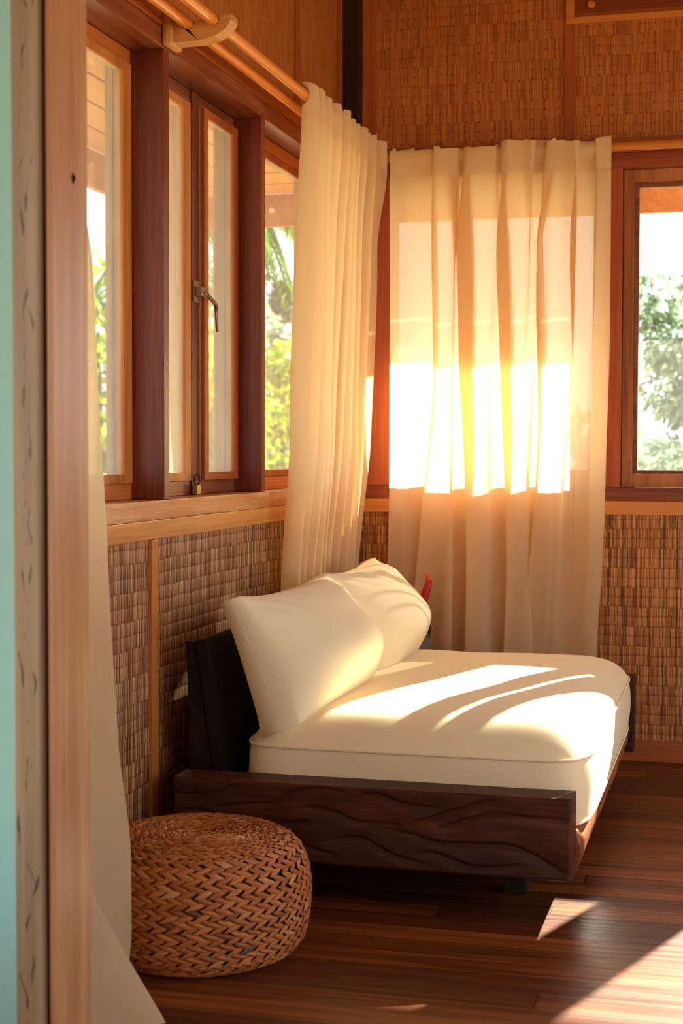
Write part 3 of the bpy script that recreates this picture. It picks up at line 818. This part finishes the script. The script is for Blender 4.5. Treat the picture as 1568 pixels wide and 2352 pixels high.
# carved front rail
X0, X1, Z0, Z1 = -1.400, -0.385, 0.120, 0.320
G = [[(110, 150), (180, 120), (280, 85)], [(0, 120), (60, 130), (130, 125)], [(175, 172), (300, 165), (400, 165), (470, 125), (545, 108), (640, 120), (680, 135)],
     [(480, 185), (560, 180), (640, 200), (720, 235), (800, 243), (880, 245)], [(680, 170), (740, 137), (800, 135), (870, 165), (950, 180), (1030, 188)],
     [(920, 245), (1000, 222), (1080, 200), (1160, 175), (1240, 158)], [(1010, 262), (1090, 240), (1170, 220), (1250, 210), (1330, 225), (1490, 235)],
     [(600, 305), (680, 287), (750, 295), (820, 335), (880, 365), (970, 385)], [(870, 272), (930, 280), (990, 305), (1060, 315), (1130, 318), (1200, 318), (1280, 320), (1350, 345), (1420, 385), (1480, 425)],
     [(960, 345), (1020, 350), (1080, 375), (1150, 400), (1240, 402), (1330, 392)], [(400, 240), (460, 235), (530, 228)], [(520, 320), (570, 335), (640, 355)], [(50, 185), (120, 185), (170, 200)],
     [(200, 260), (280, 250), (360, 270)], [(60, 300), (140, 285), (240, 305)]]
NU, NV = 340, 84
us = np.linspace(0, 1, NU); vs = np.linspace(0, 1, NV)
UX, VZ = np.meshgrid(X0 + us * (X1 - X0), Z0 + vs * (Z1 - Z0))
depth = np.zeros_like(UX)
for g in G:
    P = []
    for X, Y in g:
        uu = X / 1505; top = 65 + 100 * uu; bot = 345 + 113 * uu
        P.append((X0 + uu * (X1 - X0), Z0 + (1 - (Y - top) / (bot - top)) * (Z1 - Z0)))
    P = np.array(P)
    xs = np.linspace(P[0, 0], P[-1, 0], 90)
    # smooth curve through the points
    tt = np.linspace(0, len(P) - 1, 90); zs = np.interp(tt, range(len(P)), P[:, 1]); xs = np.interp(tt, range(len(P)), P[:, 0])
    ker = np.ones(13) / 13
    zs = np.convolve(np.pad(zs, 6, 'edge'), ker, 'valid'); xs = np.convolve(np.pad(xs, 6, 'edge'), ker, 'valid')
    env = np.sin(np.linspace(0.15, PI - 0.1, 90)) ** 0.6
    d2 = (UX[..., None] - xs) ** 2 + (VZ[..., None] - zs) ** 2
    k = d2.argmin(-1); d = np.sqrt(d2.min(-1)); sgn = VZ - zs[k]
    sig = np.where(sgn > 0, 0.0028, 0.013)
    depth = np.maximum(depth, 0.0095 * env[k] * np.exp(-(d / sig) ** 1.5))
lum = 0.0018 * np.sin(UX * 31 + 2) * np.sin(VZ * 40 + UX * 9)
ed = np.minimum(np.minimum(us[None, :] * (X1 - X0), (1 - us[None, :]) * (X1 - X0)), np.minimum(vs[:, None] * (Z1 - Z0), (1 - vs[:, None]) * (Z1 - Z0)))
roundoff = 0.006 * np.clip(1 - ed / 0.007, 0, 1) ** 2
YF_ = FY + depth + lum + roundoff
bm = BM()
V = grid(bm, [[Vector((UX[j, i], YF_[j, i], VZ[j, i])) for i in range(NU)] for j in range(NV)])
YBK = FY + 0.105
Wv = [[bm.verts.new((v.co.x, YBK, v.co.z)) for v in row] for row in (V[0], V[-1])]
for i in range(NU - 1):
    bm.faces.new((V[0][i + 1], V[0][i], Wv[0][i], Wv[0][i + 1])); bm.faces.new((V[-1][i], V[-1][i + 1], Wv[1][i + 1], Wv[1][i]))
bm.faces.new([V[j][0] for j in range(NV)] + [Wv[1][0], Wv[0][0]])
bm.faces.new([V[j][-1] for j in range(NV)][::-1] + [Wv[0][-1], Wv[1][-1]])
bmesh.ops.recalc_face_normals(bm, faces=bm.faces)
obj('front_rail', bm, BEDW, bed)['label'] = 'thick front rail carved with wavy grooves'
obj('end_rail', boxes((X0, -0.352, 5.385, 5.47, 0.11, 0.375), bev=0.006), BEDW, bed)
# live-edge side rail
bm = BM(); rows = []
N = 60
for i in range(N + 1):
    y = FY + 0.106 + (5.384 - FY - 0.106) * i / N
    zt = 0.212 + 0.018 * mnoise.noise(Vector((y * 5.0, 0.4, 0))) + 0.010 * math.sin(y * 9)
    xt = -0.378 + 0.008 * mnoise.noise(Vector((y * 7.0, 2.4, 0)))
    rows.append([Vector((-0.47, y, 0.122)), Vector((-0.382, y, 0.121)), Vector((xt + 0.004, y, 0.15)), Vector((xt + 0.006, y, 0.18)), Vector((xt - 0.006, y, zt)), Vector((-0.47, y, zt))])
grid(bm, rows, closed_u=True)
bm.faces.new([v for v in bm.verts][:6]); bm.faces.new([v for v in bm.verts][-6:][::-1])
bmesh.ops.recalc_face_normals(bm, faces=bm.faces)
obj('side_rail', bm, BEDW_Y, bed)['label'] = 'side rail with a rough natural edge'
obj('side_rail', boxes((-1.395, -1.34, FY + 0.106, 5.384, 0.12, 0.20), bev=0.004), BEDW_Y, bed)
obj('slat_base', boxes((-1.339, -0.472, FY + 0.106, 5.384, 0.165, 0.213)), BEDBACK, bed)
obj('plinth', boxes((-1.28, -0.50, 3.92, 5.28, 0.060, 0.119), bev=0.003), BEDBACK, bed)
for lx in (-1.22, -0.56):
    for ly in (3.98, 5.20): obj('leg', boxes((lx - 0.03, lx + 0.03, ly - 0.03, ly + 0.03, 0, 0.0595), bev=0.003), BEDBACK, bed)
# leaning backrest
bm = BM()
q = [(-1.290, 0.213), (-1.322, 0.213), (-1.388, 0.655), (-1.360, 0.660)]
va = [bm.verts.new((x, 3.795, z)) for x, z in q]; vb = [bm.verts.new((x, 5.384, z)) for x, z in q]
bm.faces.new(va); bm.faces.new(vb[::-1])
for i in range(4): bm.faces.new((va[(i + 1) % 4], va[i], vb[i], vb[(i + 1) % 4]))
bmesh.ops.recalc_face_normals(bm, faces=bm.faces)
bmesh.ops.bevel(bm, geom=list(bm.edges), offset=0.003, segments=2, affect='EDGES')
obj('backrest', bm, BEDBACK, bed)
for yy in (3.80, 5.33):
    bm = BM()
    q = [(-1.327, 0.213), (-1.395, 0.213), (-1.414, 0.652), (-1.390, 0.652)]
    va = [bm.verts.new((x, yy, z)) for x, z in q]; vb = [bm.verts.new((x, yy + 0.045, z)) for x, z in q]
    bm.faces.new(va); bm.faces.new(vb[::-1])
    for i in range(4): bm.faces.new((va[(i + 1) % 4], va[i], vb[i], vb[(i + 1) % 4]))
    bmesh.ops.recalc_face_normals(bm, faces=bm.faces)
    obj('backrest_post', bm, BEDBACK, bed)

# ------------------------------------------------------------------ mattress
mt = thing('mattress', 'thick cream fitted mattress on the daybed with patches of sunlight', 'mattress', (-0.80, 4.55, 0.214))
MX0, MX1, MY0, MY1 = -1.262, -0.358, 3.775, 5.370
MZ0, MZP, MCR = 0.2145, 0.388, 0.482
def plan(a, grow=0.0, n=7.0):
    c, s = math.cos(a), math.sin(a)
    hx, hy = (MX1 - MX0) / 2 + grow, (MY1 - MY0) / 2 + grow
    k = (abs(c) ** n + abs(s) ** n) ** (-1 / n)
    return k * c, k * s, hx, hy
def mring(f, z, grow=0.0, nseg=220, n=9.0):
    R = []
    for i in range(nseg):
        a = 2 * PI * (i + 0.5) / nseg
        kx, ky, hx, hy = plan(a, grow, n)
        R.append(Vector(((MX0 + MX1) / 2 + kx * hx * f, (MY0 + MY1) / 2 + ky * hy * f, z)))
    return R
rows = [mring(0.97, MZ0, 0, n=12), mring(1.0, MZ0 + 0.003, -0.008, n=12), mring(1, MZ0 + 0.012, -0.002, n=12)]
for k in range(1, 8):
    t = k / 8; rows.append(mring(1, MZ0 + 0.012 + (MZP - MZ0 - 0.012) * t, 0.008 * math.sin(PI * t) - 0.001, n=12))
rows.append(mring(1, MZP, 0.0, n=12))
prof = [(0.996, 0.004), (0.98, 0.018), (0.955, 0.034), (0.92, 0.050), (0.87, 0.065), (0.80, 0.078), (0.70, 0.087), (0.55, 0.092), (0.38, 0.094), (0.2, 0.094), (0.05, 0.094)]
for f, h in prof:
    rows.append(mring(f, MZP + h * (MCR - MZP) / 0.094, 0.0, n=12 - 6 * (1 - f)))
for r in rows:
    for v in r:
        if v.z > MZP - 0.001:
            v.z += 0.004 * mnoise.noise(Vector((v.x * 4, v.y * 4, 0)))
        else:
            wv = 0.003 * mnoise.noise(Vector((v.x * 6, v.y * 6, v.z * 14))); v.x += wv; v.y += wv
bm = BM(); V = grid(bm, rows, closed_u=True)
bm.faces.new(V[-1]); bm.faces.new(V[0][::-1])
bmesh.ops.recalc_face_normals(bm, faces=bm.faces)
obj('mattress_cover', bm, LINEN, mt, True)
bm = BM(); tube(bm, mring(1, MZP + 0.001, 0.0025, n=12), 0.0035, 8, closed=True); obj('piping', bm, LINEN, mt, True)
bm = BM(); tube(bm, mring(1, MZ0 + 0.012, 0.0005, n=12), 0.003, 8, closed=True); obj('piping', bm, LINEN, mt, True)

# ------------------------------------------------------------------ cushions
def cushion(label, y0, y1, yaw_=0.0, top_tilt=0.0, seed=1, lift=0.0):
    """box cushion leaning on the backrest: s along its length, t up its height, w across its thickness"""
    L, Hh, D = (y1 - y0), 0.365, 0.180
    base = Vector((-1.140, (y0 + y1) / 2, 0.428 + lift))
    upv = Vector((-0.135, 0, 0.330)).normalized()
    sv = Vector((math.sin(yaw_), math.cos(yaw_), 0)); nv = sv.cross(upv).normalized()
    if nv.x < 0: nv = -nv
    c = thing('cushion', label, 'cushion', tuple(base), 'cream back cushions on the daybed')
    n = 60
    bm = BM()
    def pt(a, b, side):
        # a, b in -1..1; hollow edges between pulled-out corners, full belly, a boxy lower edge
        ea, eb = abs(a), abs(b)
        pa = a * (1 - 0.060 * (1 - eb ** 2) * ea ** 6)
        pb = b - 0.110 * (1 - ea ** 2.4) * max(0, b) ** 5 + 0.03 * (1 - ea ** 2) * max(0, -b) ** 5
        rim = 0.028 + 0.026 * (1 - b) / 2
        th = (1 - ea ** 2.2) ** 0.78 * (1 - eb ** 2.8) ** 0.62
        belly = 0.85 + 0.30 * math.exp(-((b + 0.35) / 0.6) ** 2)
        d = rim + (D * belly * (1.0 if side > 0 else 0.42) - rim) * th
        cr = 0.0
        if side > 0:
            cr = 0.0075 * math.sin(34 * a + 22 * b + 2.4 * math.sin(4 * a + seed)) * (0.6 + 0.6 * mnoise.noise(Vector((a * 5, b * 2, seed + 3)))) * math.exp(-((b - 0.74) / 0.22) ** 2) * (1 - ea ** 4) * smooth01((1 - eb) * 9)
            cr += 0.006 * mnoise.noise(Vector((a * 2.6 + seed, b * 2.6, seed))) * th
        return base + upv * (Hh * (pb + 1) / 2) + sv * (pa * L / 2) + nv * side * (d + cr)
    rim = lambda side: ([pt(-1 + 2 * i / n, 1, side) for i in range(n + 1)] + [pt(1, 1 - 2 * i / n, side) for i in range(1, n + 1)]
                        + [pt(1 - 2 * i / n, -1, side) for i in range(1, n + 1)] + [pt(-1, -1 + 2 * i / n, side) for i in range(1, n)])
    for side in (1, -1):
        grid(bm, [[pt(-1 + 2 * i / n, -1 + 2 * j / n, side) for i in range(n + 1)] for j in range(n + 1)])
    fr_, bk_ = rim(1), rim(-1)
    mid = [(p + q) / 2 + ((p + q) / 2 - (base + upv * Hh / 2)).normalized() * 0.006 for p, q in zip(fr_, bk_)]
    grid(bm, [fr_, mid, bk_], closed_u=True)
    bmesh.ops.remove_doubles(bm, verts=bm.verts, dist=0.0003)
    bmesh.ops.recalc_face_normals(bm, faces=bm.faces)
    obj('cushion_cover', bm, LINEN2, c, True)
    bm = BM(); cc = base + upv * Hh / 2; tube(bm, [p - (p - cc).normalized() * 0.0005 for p in mid], 0.0009, 6, closed=True)
    obj('seam', bm, LINEN2, c, True)
    return c


cushion('cream back cushion nearest the viewer, in front of the dark backrest', 3.785, 4.600, 0.02, seed=1)
cushion('cream back cushion farther back, nearest the red flower', 4.585, 5.325, -0.03, seed=5)

# ------------------------------------------------------------------ woven pouf
PCX, PCY = -1.207, 3.322
pf = thing('pouf', 'round pouf of braided brown plant fibre on the floor before the daybed', 'pouf', (PCX, PCY, 0))
prof = [(0.200, 0.004), (0.228, 0.014), (0.248, 0.040), (0.258, 0.080), (0.262, 0.125), (0.261, 0.170), (0.255, 0.205), (0.243, 0.235), (0.224, 0.256), (0.198, 0.269), (0.165, 0.275), (0.125, 0.276), (0.085, 0.274), (0.045, 0.271), (0.004, 0.268)]
prof = [(r * 0.985, z * 0.985) for r, z in prof]
P = [Vector((a, b)) for a, b in prof]
cum = [0]
for a, b in zip(P, P[1:]): cum.append(cum[-1] + (b - a).length)
def pp(s):
    for i in range(len(P) - 1):
        if s <= cum[i + 1] or i == len(P) - 2:
            t = (s - cum[i]) / (cum[i + 1] - cum[i]); q = P[i].lerp(P[i + 1], t); d = (P[i + 1] - P[i]).normalized()
            # smooth tangent
            if t < 0.5 and i > 0: d = (d * (0.5 + t) + (P[i] - P[i - 1]).normalized() * (0.5 - t)).normalized()
            if t > 0.5 and i < len(P) - 2: d = (d * (1.5 - t) + (P[i + 2] - P[i + 1]).normalized() * (t - 0.5)).normalized()
            return q, d
bm = BM()
lathe(bm, [(max(0.001, r - 0.004), max(0.001, z - (0.004 if z > 0.2 else 0))) for r, z in prof], PCX, PCY, 64)
obj('core', bm, CORE, pf, True)
bm = BM()
def leaf_lens(bm, c, ax, wd, nm, L, Wd, Th):
    ns, nc = 7, 5; rows = []
    for i in range(ns):
        t = i / (ns - 1); x = (t - 0.5) * L
        ww = Wd * max(0.10, math.sin(PI * (0.04 + 0.92 * t)) ** 0.8); row = []
        for j in range(nc):
            s = j / (nc - 1) * 2 - 1
            row.append(c + ax * x + wd * (ww * s / 2) + nm * (Th * (1 - s * s) * math.sin(PI * (0.08 + 0.84 * t)) - Th * 0.25))
        rows.append(row)
    grid(bm, rows)
total = cum[-1]; s = 0.006; ROWH = 0.0255
rown = 0
while s < total - 0.010:
    onTop = s > cum[8]
    rh = ROWH if not onTop else 0.0175
    q, d = pp(min(s + rh / 2, total - 1e-4))
    circ = 2 * PI * max(q.x, 0.012)
    st = 0.033 if not onTop else 0.024
    n = max(6, int(circ / st)); st = circ / n
    a0 = random.random() * 6
    for i in range(n):
        a = a0 + 2 * PI * (i + random.uniform(-0.07, 0.07)) / n
        er = Vector((math.cos(a), math.sin(a), 0)); tg = Vector((-math.sin(a), math.cos(a), 0))
        pr = er * d.x + Vector((0, 0, d.y)); nm = (er * d.y - Vector((0, 0, d.x)))
        base = Vector((PCX, PCY, 0)) + er * q.x + Vector((0, 0, q.y)) + nm * 0.0005
        for sg in (1, -1):
            ang = math.radians(random.uniform(17, 23))
            ax = (tg * math.cos(ang) * -1 + pr * sg * math.sin(ang) + nm * 0.13).normalized()
            wdv = nm.cross(ax).normalized(); nn = ax.cross(wdv).normalized()
            if nn.dot(nm) < 0: nn = -nn
            if wdv.dot(pr) * sg < 0: wdv = -wdv
            tl_ = 0.34; wdv, nn = (wdv * math.cos(tl_) - nn * math.sin(tl_)), (nn * math.cos(tl_) + wdv * math.sin(tl_))
            k = random.uniform(0.9, 1.12)
            leaf_lens(bm, base + pr * sg * rh * 0.23 + tg * (0.5 * st if sg > 0 else 0) + nm * random.uniform(-0.0006, 0.0008), ax, wdv, nn, st * 1.55 * k, rh * 0.60 * random.uniform(0.92, 1.1), rh * 0.27)
    s += rh
    rown += 1
    if rown in (5,): s += 0.003
low = min(v.co.z for v in bm.verts)
if low < 0.0005: bmesh.ops.translate(bm, verts=bm.verts, vec=(0, 0, 0.0005 - low))
obj('braid', bm, FIB, pf, True)

# ------------------------------------------------------------------ vase and flower behind the cushion
VX, VY = -1.150, 5.555
bm = BM()
lathe(bm, [(0.001, 0.0), (0.045, 0.0), (0.055, 0.02), (0.058, 0.12), (0.060, 0.28), (0.058, 0.36), (0.050, 0.42), (0.036, 0.455), (0.034, 0.485), (0.029, 0.485), (0.028, 0.44), (0.001, 0.40)], VX, VY, 28)
tag(obj('vase', bm, STONE, None, True), 'grey stone vase mostly hidden behind the far cushion', 'vase')
fl = thing('flower', 'red torch-shaped flower rising behind the far cushion', 'flower', (VX, VY, 0.45))
FZ = -0.052
bm = BM(); tube(bm, [(VX, VY, 0.41), (VX + 0.004, VY, 0.56), (VX + 0.010, VY - 0.01, 0.63)], 0.005, 8); obj('stem', bm, GREENL, fl, True)
bm = BM(); tube(bm, [(VX + 0.006, VY - 0.01, 0.615), (VX + 0.022, VY - 0.012, 0.66), (VX + 0.036, VY - 0.015, 0.70), (VX + 0.046, VY - 0.015, 0.735)], [0.010, 0.0165, 0.015, 0.010], 14); obj('bract', bm, RED, fl, True)
bm = BM()
tube(bm, [(VX + 0.038, VY - 0.015, 0.72), (VX + 0.036, VY - 0.016, 0.745), (VX + 0.031, VY - 0.016, 0.766)], [0.007, 0.006, 0.001], 8)
tube(bm, [(VX + 0.042, VY - 0.018, 0.72), (VX + 0.046, VY - 0.02, 0.742), (VX + 0.048, VY - 0.02, 0.758)], [0.007, 0.006, 0.001], 8)
obj('bract_tip', bm, REDT, fl, True)
def blade(bm, base, tip, side, wd, bend, n=8):
    base, tip, side = Vector(base), Vector(tip), Vector(side).normalized()
    d = tip - base; nrm = d.cross(side).normalized(); rows = []
    for i in range(n + 1):
        t = i / n; ww = wd * math.sin(PI * min(1, 0.12 + 0.88 * t)) ** 0.7
        c = base + d * t + nrm * bend * math.sin(PI * t)
        rows.append([c - side * ww / 2 + nrm * 0.15 * ww, c, c + side * ww / 2 + nrm * 0.15 * ww])
    grid(bm, rows)
for b_, t_, s_, w_, k_ in (((VX + 0.008, VY, 0.46), (VX + 0.040, VY - 0.02, 0.655), (1, 0.2, -0.2), 0.034, 0.01), ((VX + 0.01, VY, 0.46), (VX + 0.050, VY - 0.02, 0.585), (1, 0, -0.6), 0.030, 0.012), ((VX - 0.005, VY, 0.46), (VX - 0.05, VY, 0.64), (1, 0, 0.3), 0.03, 0.01)):
    bm = BM(); blade(bm, b_, t_, s_, w_, k_); obj('leaf', bm, GREENL, fl, True)

fl.location.z += FZ; fl.location.x -= 0.004
# ------------------------------------------------------------------ trees outside
def leaf(bm, p, d, L, Wd, roll):
    d = d.normalized(); a = Vector((0, 0, 1)) if abs(d.z) < 0.9 else Vector((1, 0, 0))
    s = d.cross(a).normalized(); nrm = s.cross(d)
    s = (s * math.cos(roll) + nrm * math.sin(roll)).normalized(); nrm = s.cross(d)
    v = [bm.verts.new(p), bm.verts.new(p + d * L * 0.4 + s * Wd / 2 + nrm * L * 0.06), bm.verts.new(p + d * L * 0.4 - s * Wd / 2 + nrm * L * 0.06), bm.verts.new(p + d * L - nrm * L * 0.12)]
    bm.faces.new((v[0], v[1], v[3])); bm.faces.new((v[0], v[3], v[2]))


def tree(name, label, cat, x, y, h, rx, mat, nl, ls, seed, crown0=0.25, group='trees outside the left windows', trunk_r=0.09, cone=0.0):
    rnd = random.Random(seed)
    g0 = -0.8
    t = thing(name, label, cat, (x, y, g0), group)
    bm = BM(); tube(bm, [(x, y, g0), (x + 0.06, y, g0 + h * 0.4), (x, y + 0.05, g0 + h * 0.85)], [trunk_r, trunk_r * 0.8, trunk_r * 0.3], 8); obj('trunk', bm, BARK, t, True)
    bm = BM()
    blobs = []
    for k in range(22):
        zz = rnd.uniform(crown0, 1.0); wdt = 1 - cone * zz
        a = rnd.uniform(0, 2 * PI); rr = rx * wdt * math.sqrt(rnd.random()) * 0.75
        blobs.append((Vector((x + rr * math.cos(a), y + rr * math.sin(a), g0 + h * zz)), rx * rnd.uniform(0.28, 0.45) * wdt))
    for k in range(nl):
        c, r = rnd.choice(blobs)
        dv = Vector((rnd.gauss(0, 1), rnd.gauss(0, 1), rnd.gauss(0, 1))).normalized()
        p = c + dv * r * rnd.random() ** 0.33
        dd = (dv + Vector((0, 0, -0.5)) + Vector((rnd.gauss(0, 0.4), rnd.gauss(0, 0.4), rnd.gauss(0, 0.4))))
        leaf(bm, p, dd, ls * rnd.uniform(0.6, 1.3), ls * 0.45, rnd.uniform(-1, 1))
    obj('foliage', bm, mat, t)
    return t


tree('leafy_tree', 'bright yellow-green tree outside the left window beside the door post', 'tree', -8.5, 19.4, 4.2, 1.25, LEAF_Y, 2600, 0.24, 11)
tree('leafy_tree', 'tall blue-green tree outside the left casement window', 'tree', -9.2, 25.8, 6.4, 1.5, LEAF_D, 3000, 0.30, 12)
tree('leafy_tree', 'yellow flowering bush outside the left casement window', 'tree', -6.1, 17.2, 3.1, 0.9, LEAF_Y, 2000, 0.20, 13)
tree('leafy_tree', 'soft yellow-green tree outside the curtained left window', 'tree', -7.0, 22.0, 3.9, 1.15, LEAF_Y, 3400, 0.22, 14, crown0=0.1)
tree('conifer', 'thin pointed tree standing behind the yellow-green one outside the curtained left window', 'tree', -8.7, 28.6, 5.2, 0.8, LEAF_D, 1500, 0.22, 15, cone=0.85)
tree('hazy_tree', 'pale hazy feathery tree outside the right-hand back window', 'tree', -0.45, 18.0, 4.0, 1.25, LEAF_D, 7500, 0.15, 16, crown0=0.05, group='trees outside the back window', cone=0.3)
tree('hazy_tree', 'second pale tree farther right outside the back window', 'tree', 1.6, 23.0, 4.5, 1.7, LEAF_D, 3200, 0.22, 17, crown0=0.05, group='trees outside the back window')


def hedge(label, x0, x1, y, h, nl, seed):
    rnd = random.Random(seed); bm = BM()
    for k in range(nl):
        x = rnd.uniform(x0, x1); top = h * (0.8 + 0.3 * mnoise.noise(Vector((x * 0.4, seed, 0))))
        leaf(bm, Vector((x, y + rnd.uniform(-0.6, 0.6), -0.8 + top * rnd.random() ** 0.6)), Vector((rnd.gauss(0, 1), rnd.gauss(0, 1), rnd.gauss(-0.3, 0.6))), rnd.uniform(0.3, 0.6), 0.26, rnd.uniform(-1, 1))
    tag(obj('hedge', bm, LEAF_D), label, 'hedge', 'hedges at the end of the garden')


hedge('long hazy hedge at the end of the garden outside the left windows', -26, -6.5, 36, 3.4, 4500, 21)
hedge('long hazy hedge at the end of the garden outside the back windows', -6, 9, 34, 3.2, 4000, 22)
# palm frond hanging into the view of the left window
PX, PY, PZ, PL = -4.75, 13.9, 3.55, 1.25
pm = thing('palm', 'palm whose fronds hang into the curtained left window', 'palm tree', (PX, PY, -0.8))
bm = BM(); tube(bm, [(PX - 0.1, PY, -0.8), (PX - 0.05, PY, 1.5), (PX, PY, PZ)], [0.10, 0.08, 0.07], 10); obj('trunk', bm, BARK, pm, True)
rnd = random.Random(3)
for k in range(11):
    a = 2 * PI * k / 11 + 0.2; L = PL
    bm = BM(); pts = []
    for i in range(15):
        t = i / 14
        pts.append(Vector((PX + math.cos(a) * L * t, PY + math.sin(a) * L * t, PZ + 0.45 * t - 1.35 * t * t)))
    tube(bm, pts, 0.014, 5)
    sd = Vector((-math.sin(a), math.cos(a), 0))
    for i in range(1, 15):
        for sg in (1, -1):
            for h in (0, 0.5):
                p = pts[i].lerp(pts[i - 1], h)
                d = sd * sg * 0.7 + (pts[i] - pts[i - 1]).normalized() * 0.5 + Vector((0, 0, -0.55))
                leaf(bm, p, d, 0.42 * (1.1 - 0.6 * i / 14), 0.03, 0.3 * sg)
    obj('frond', bm, LEAF_G, pm)
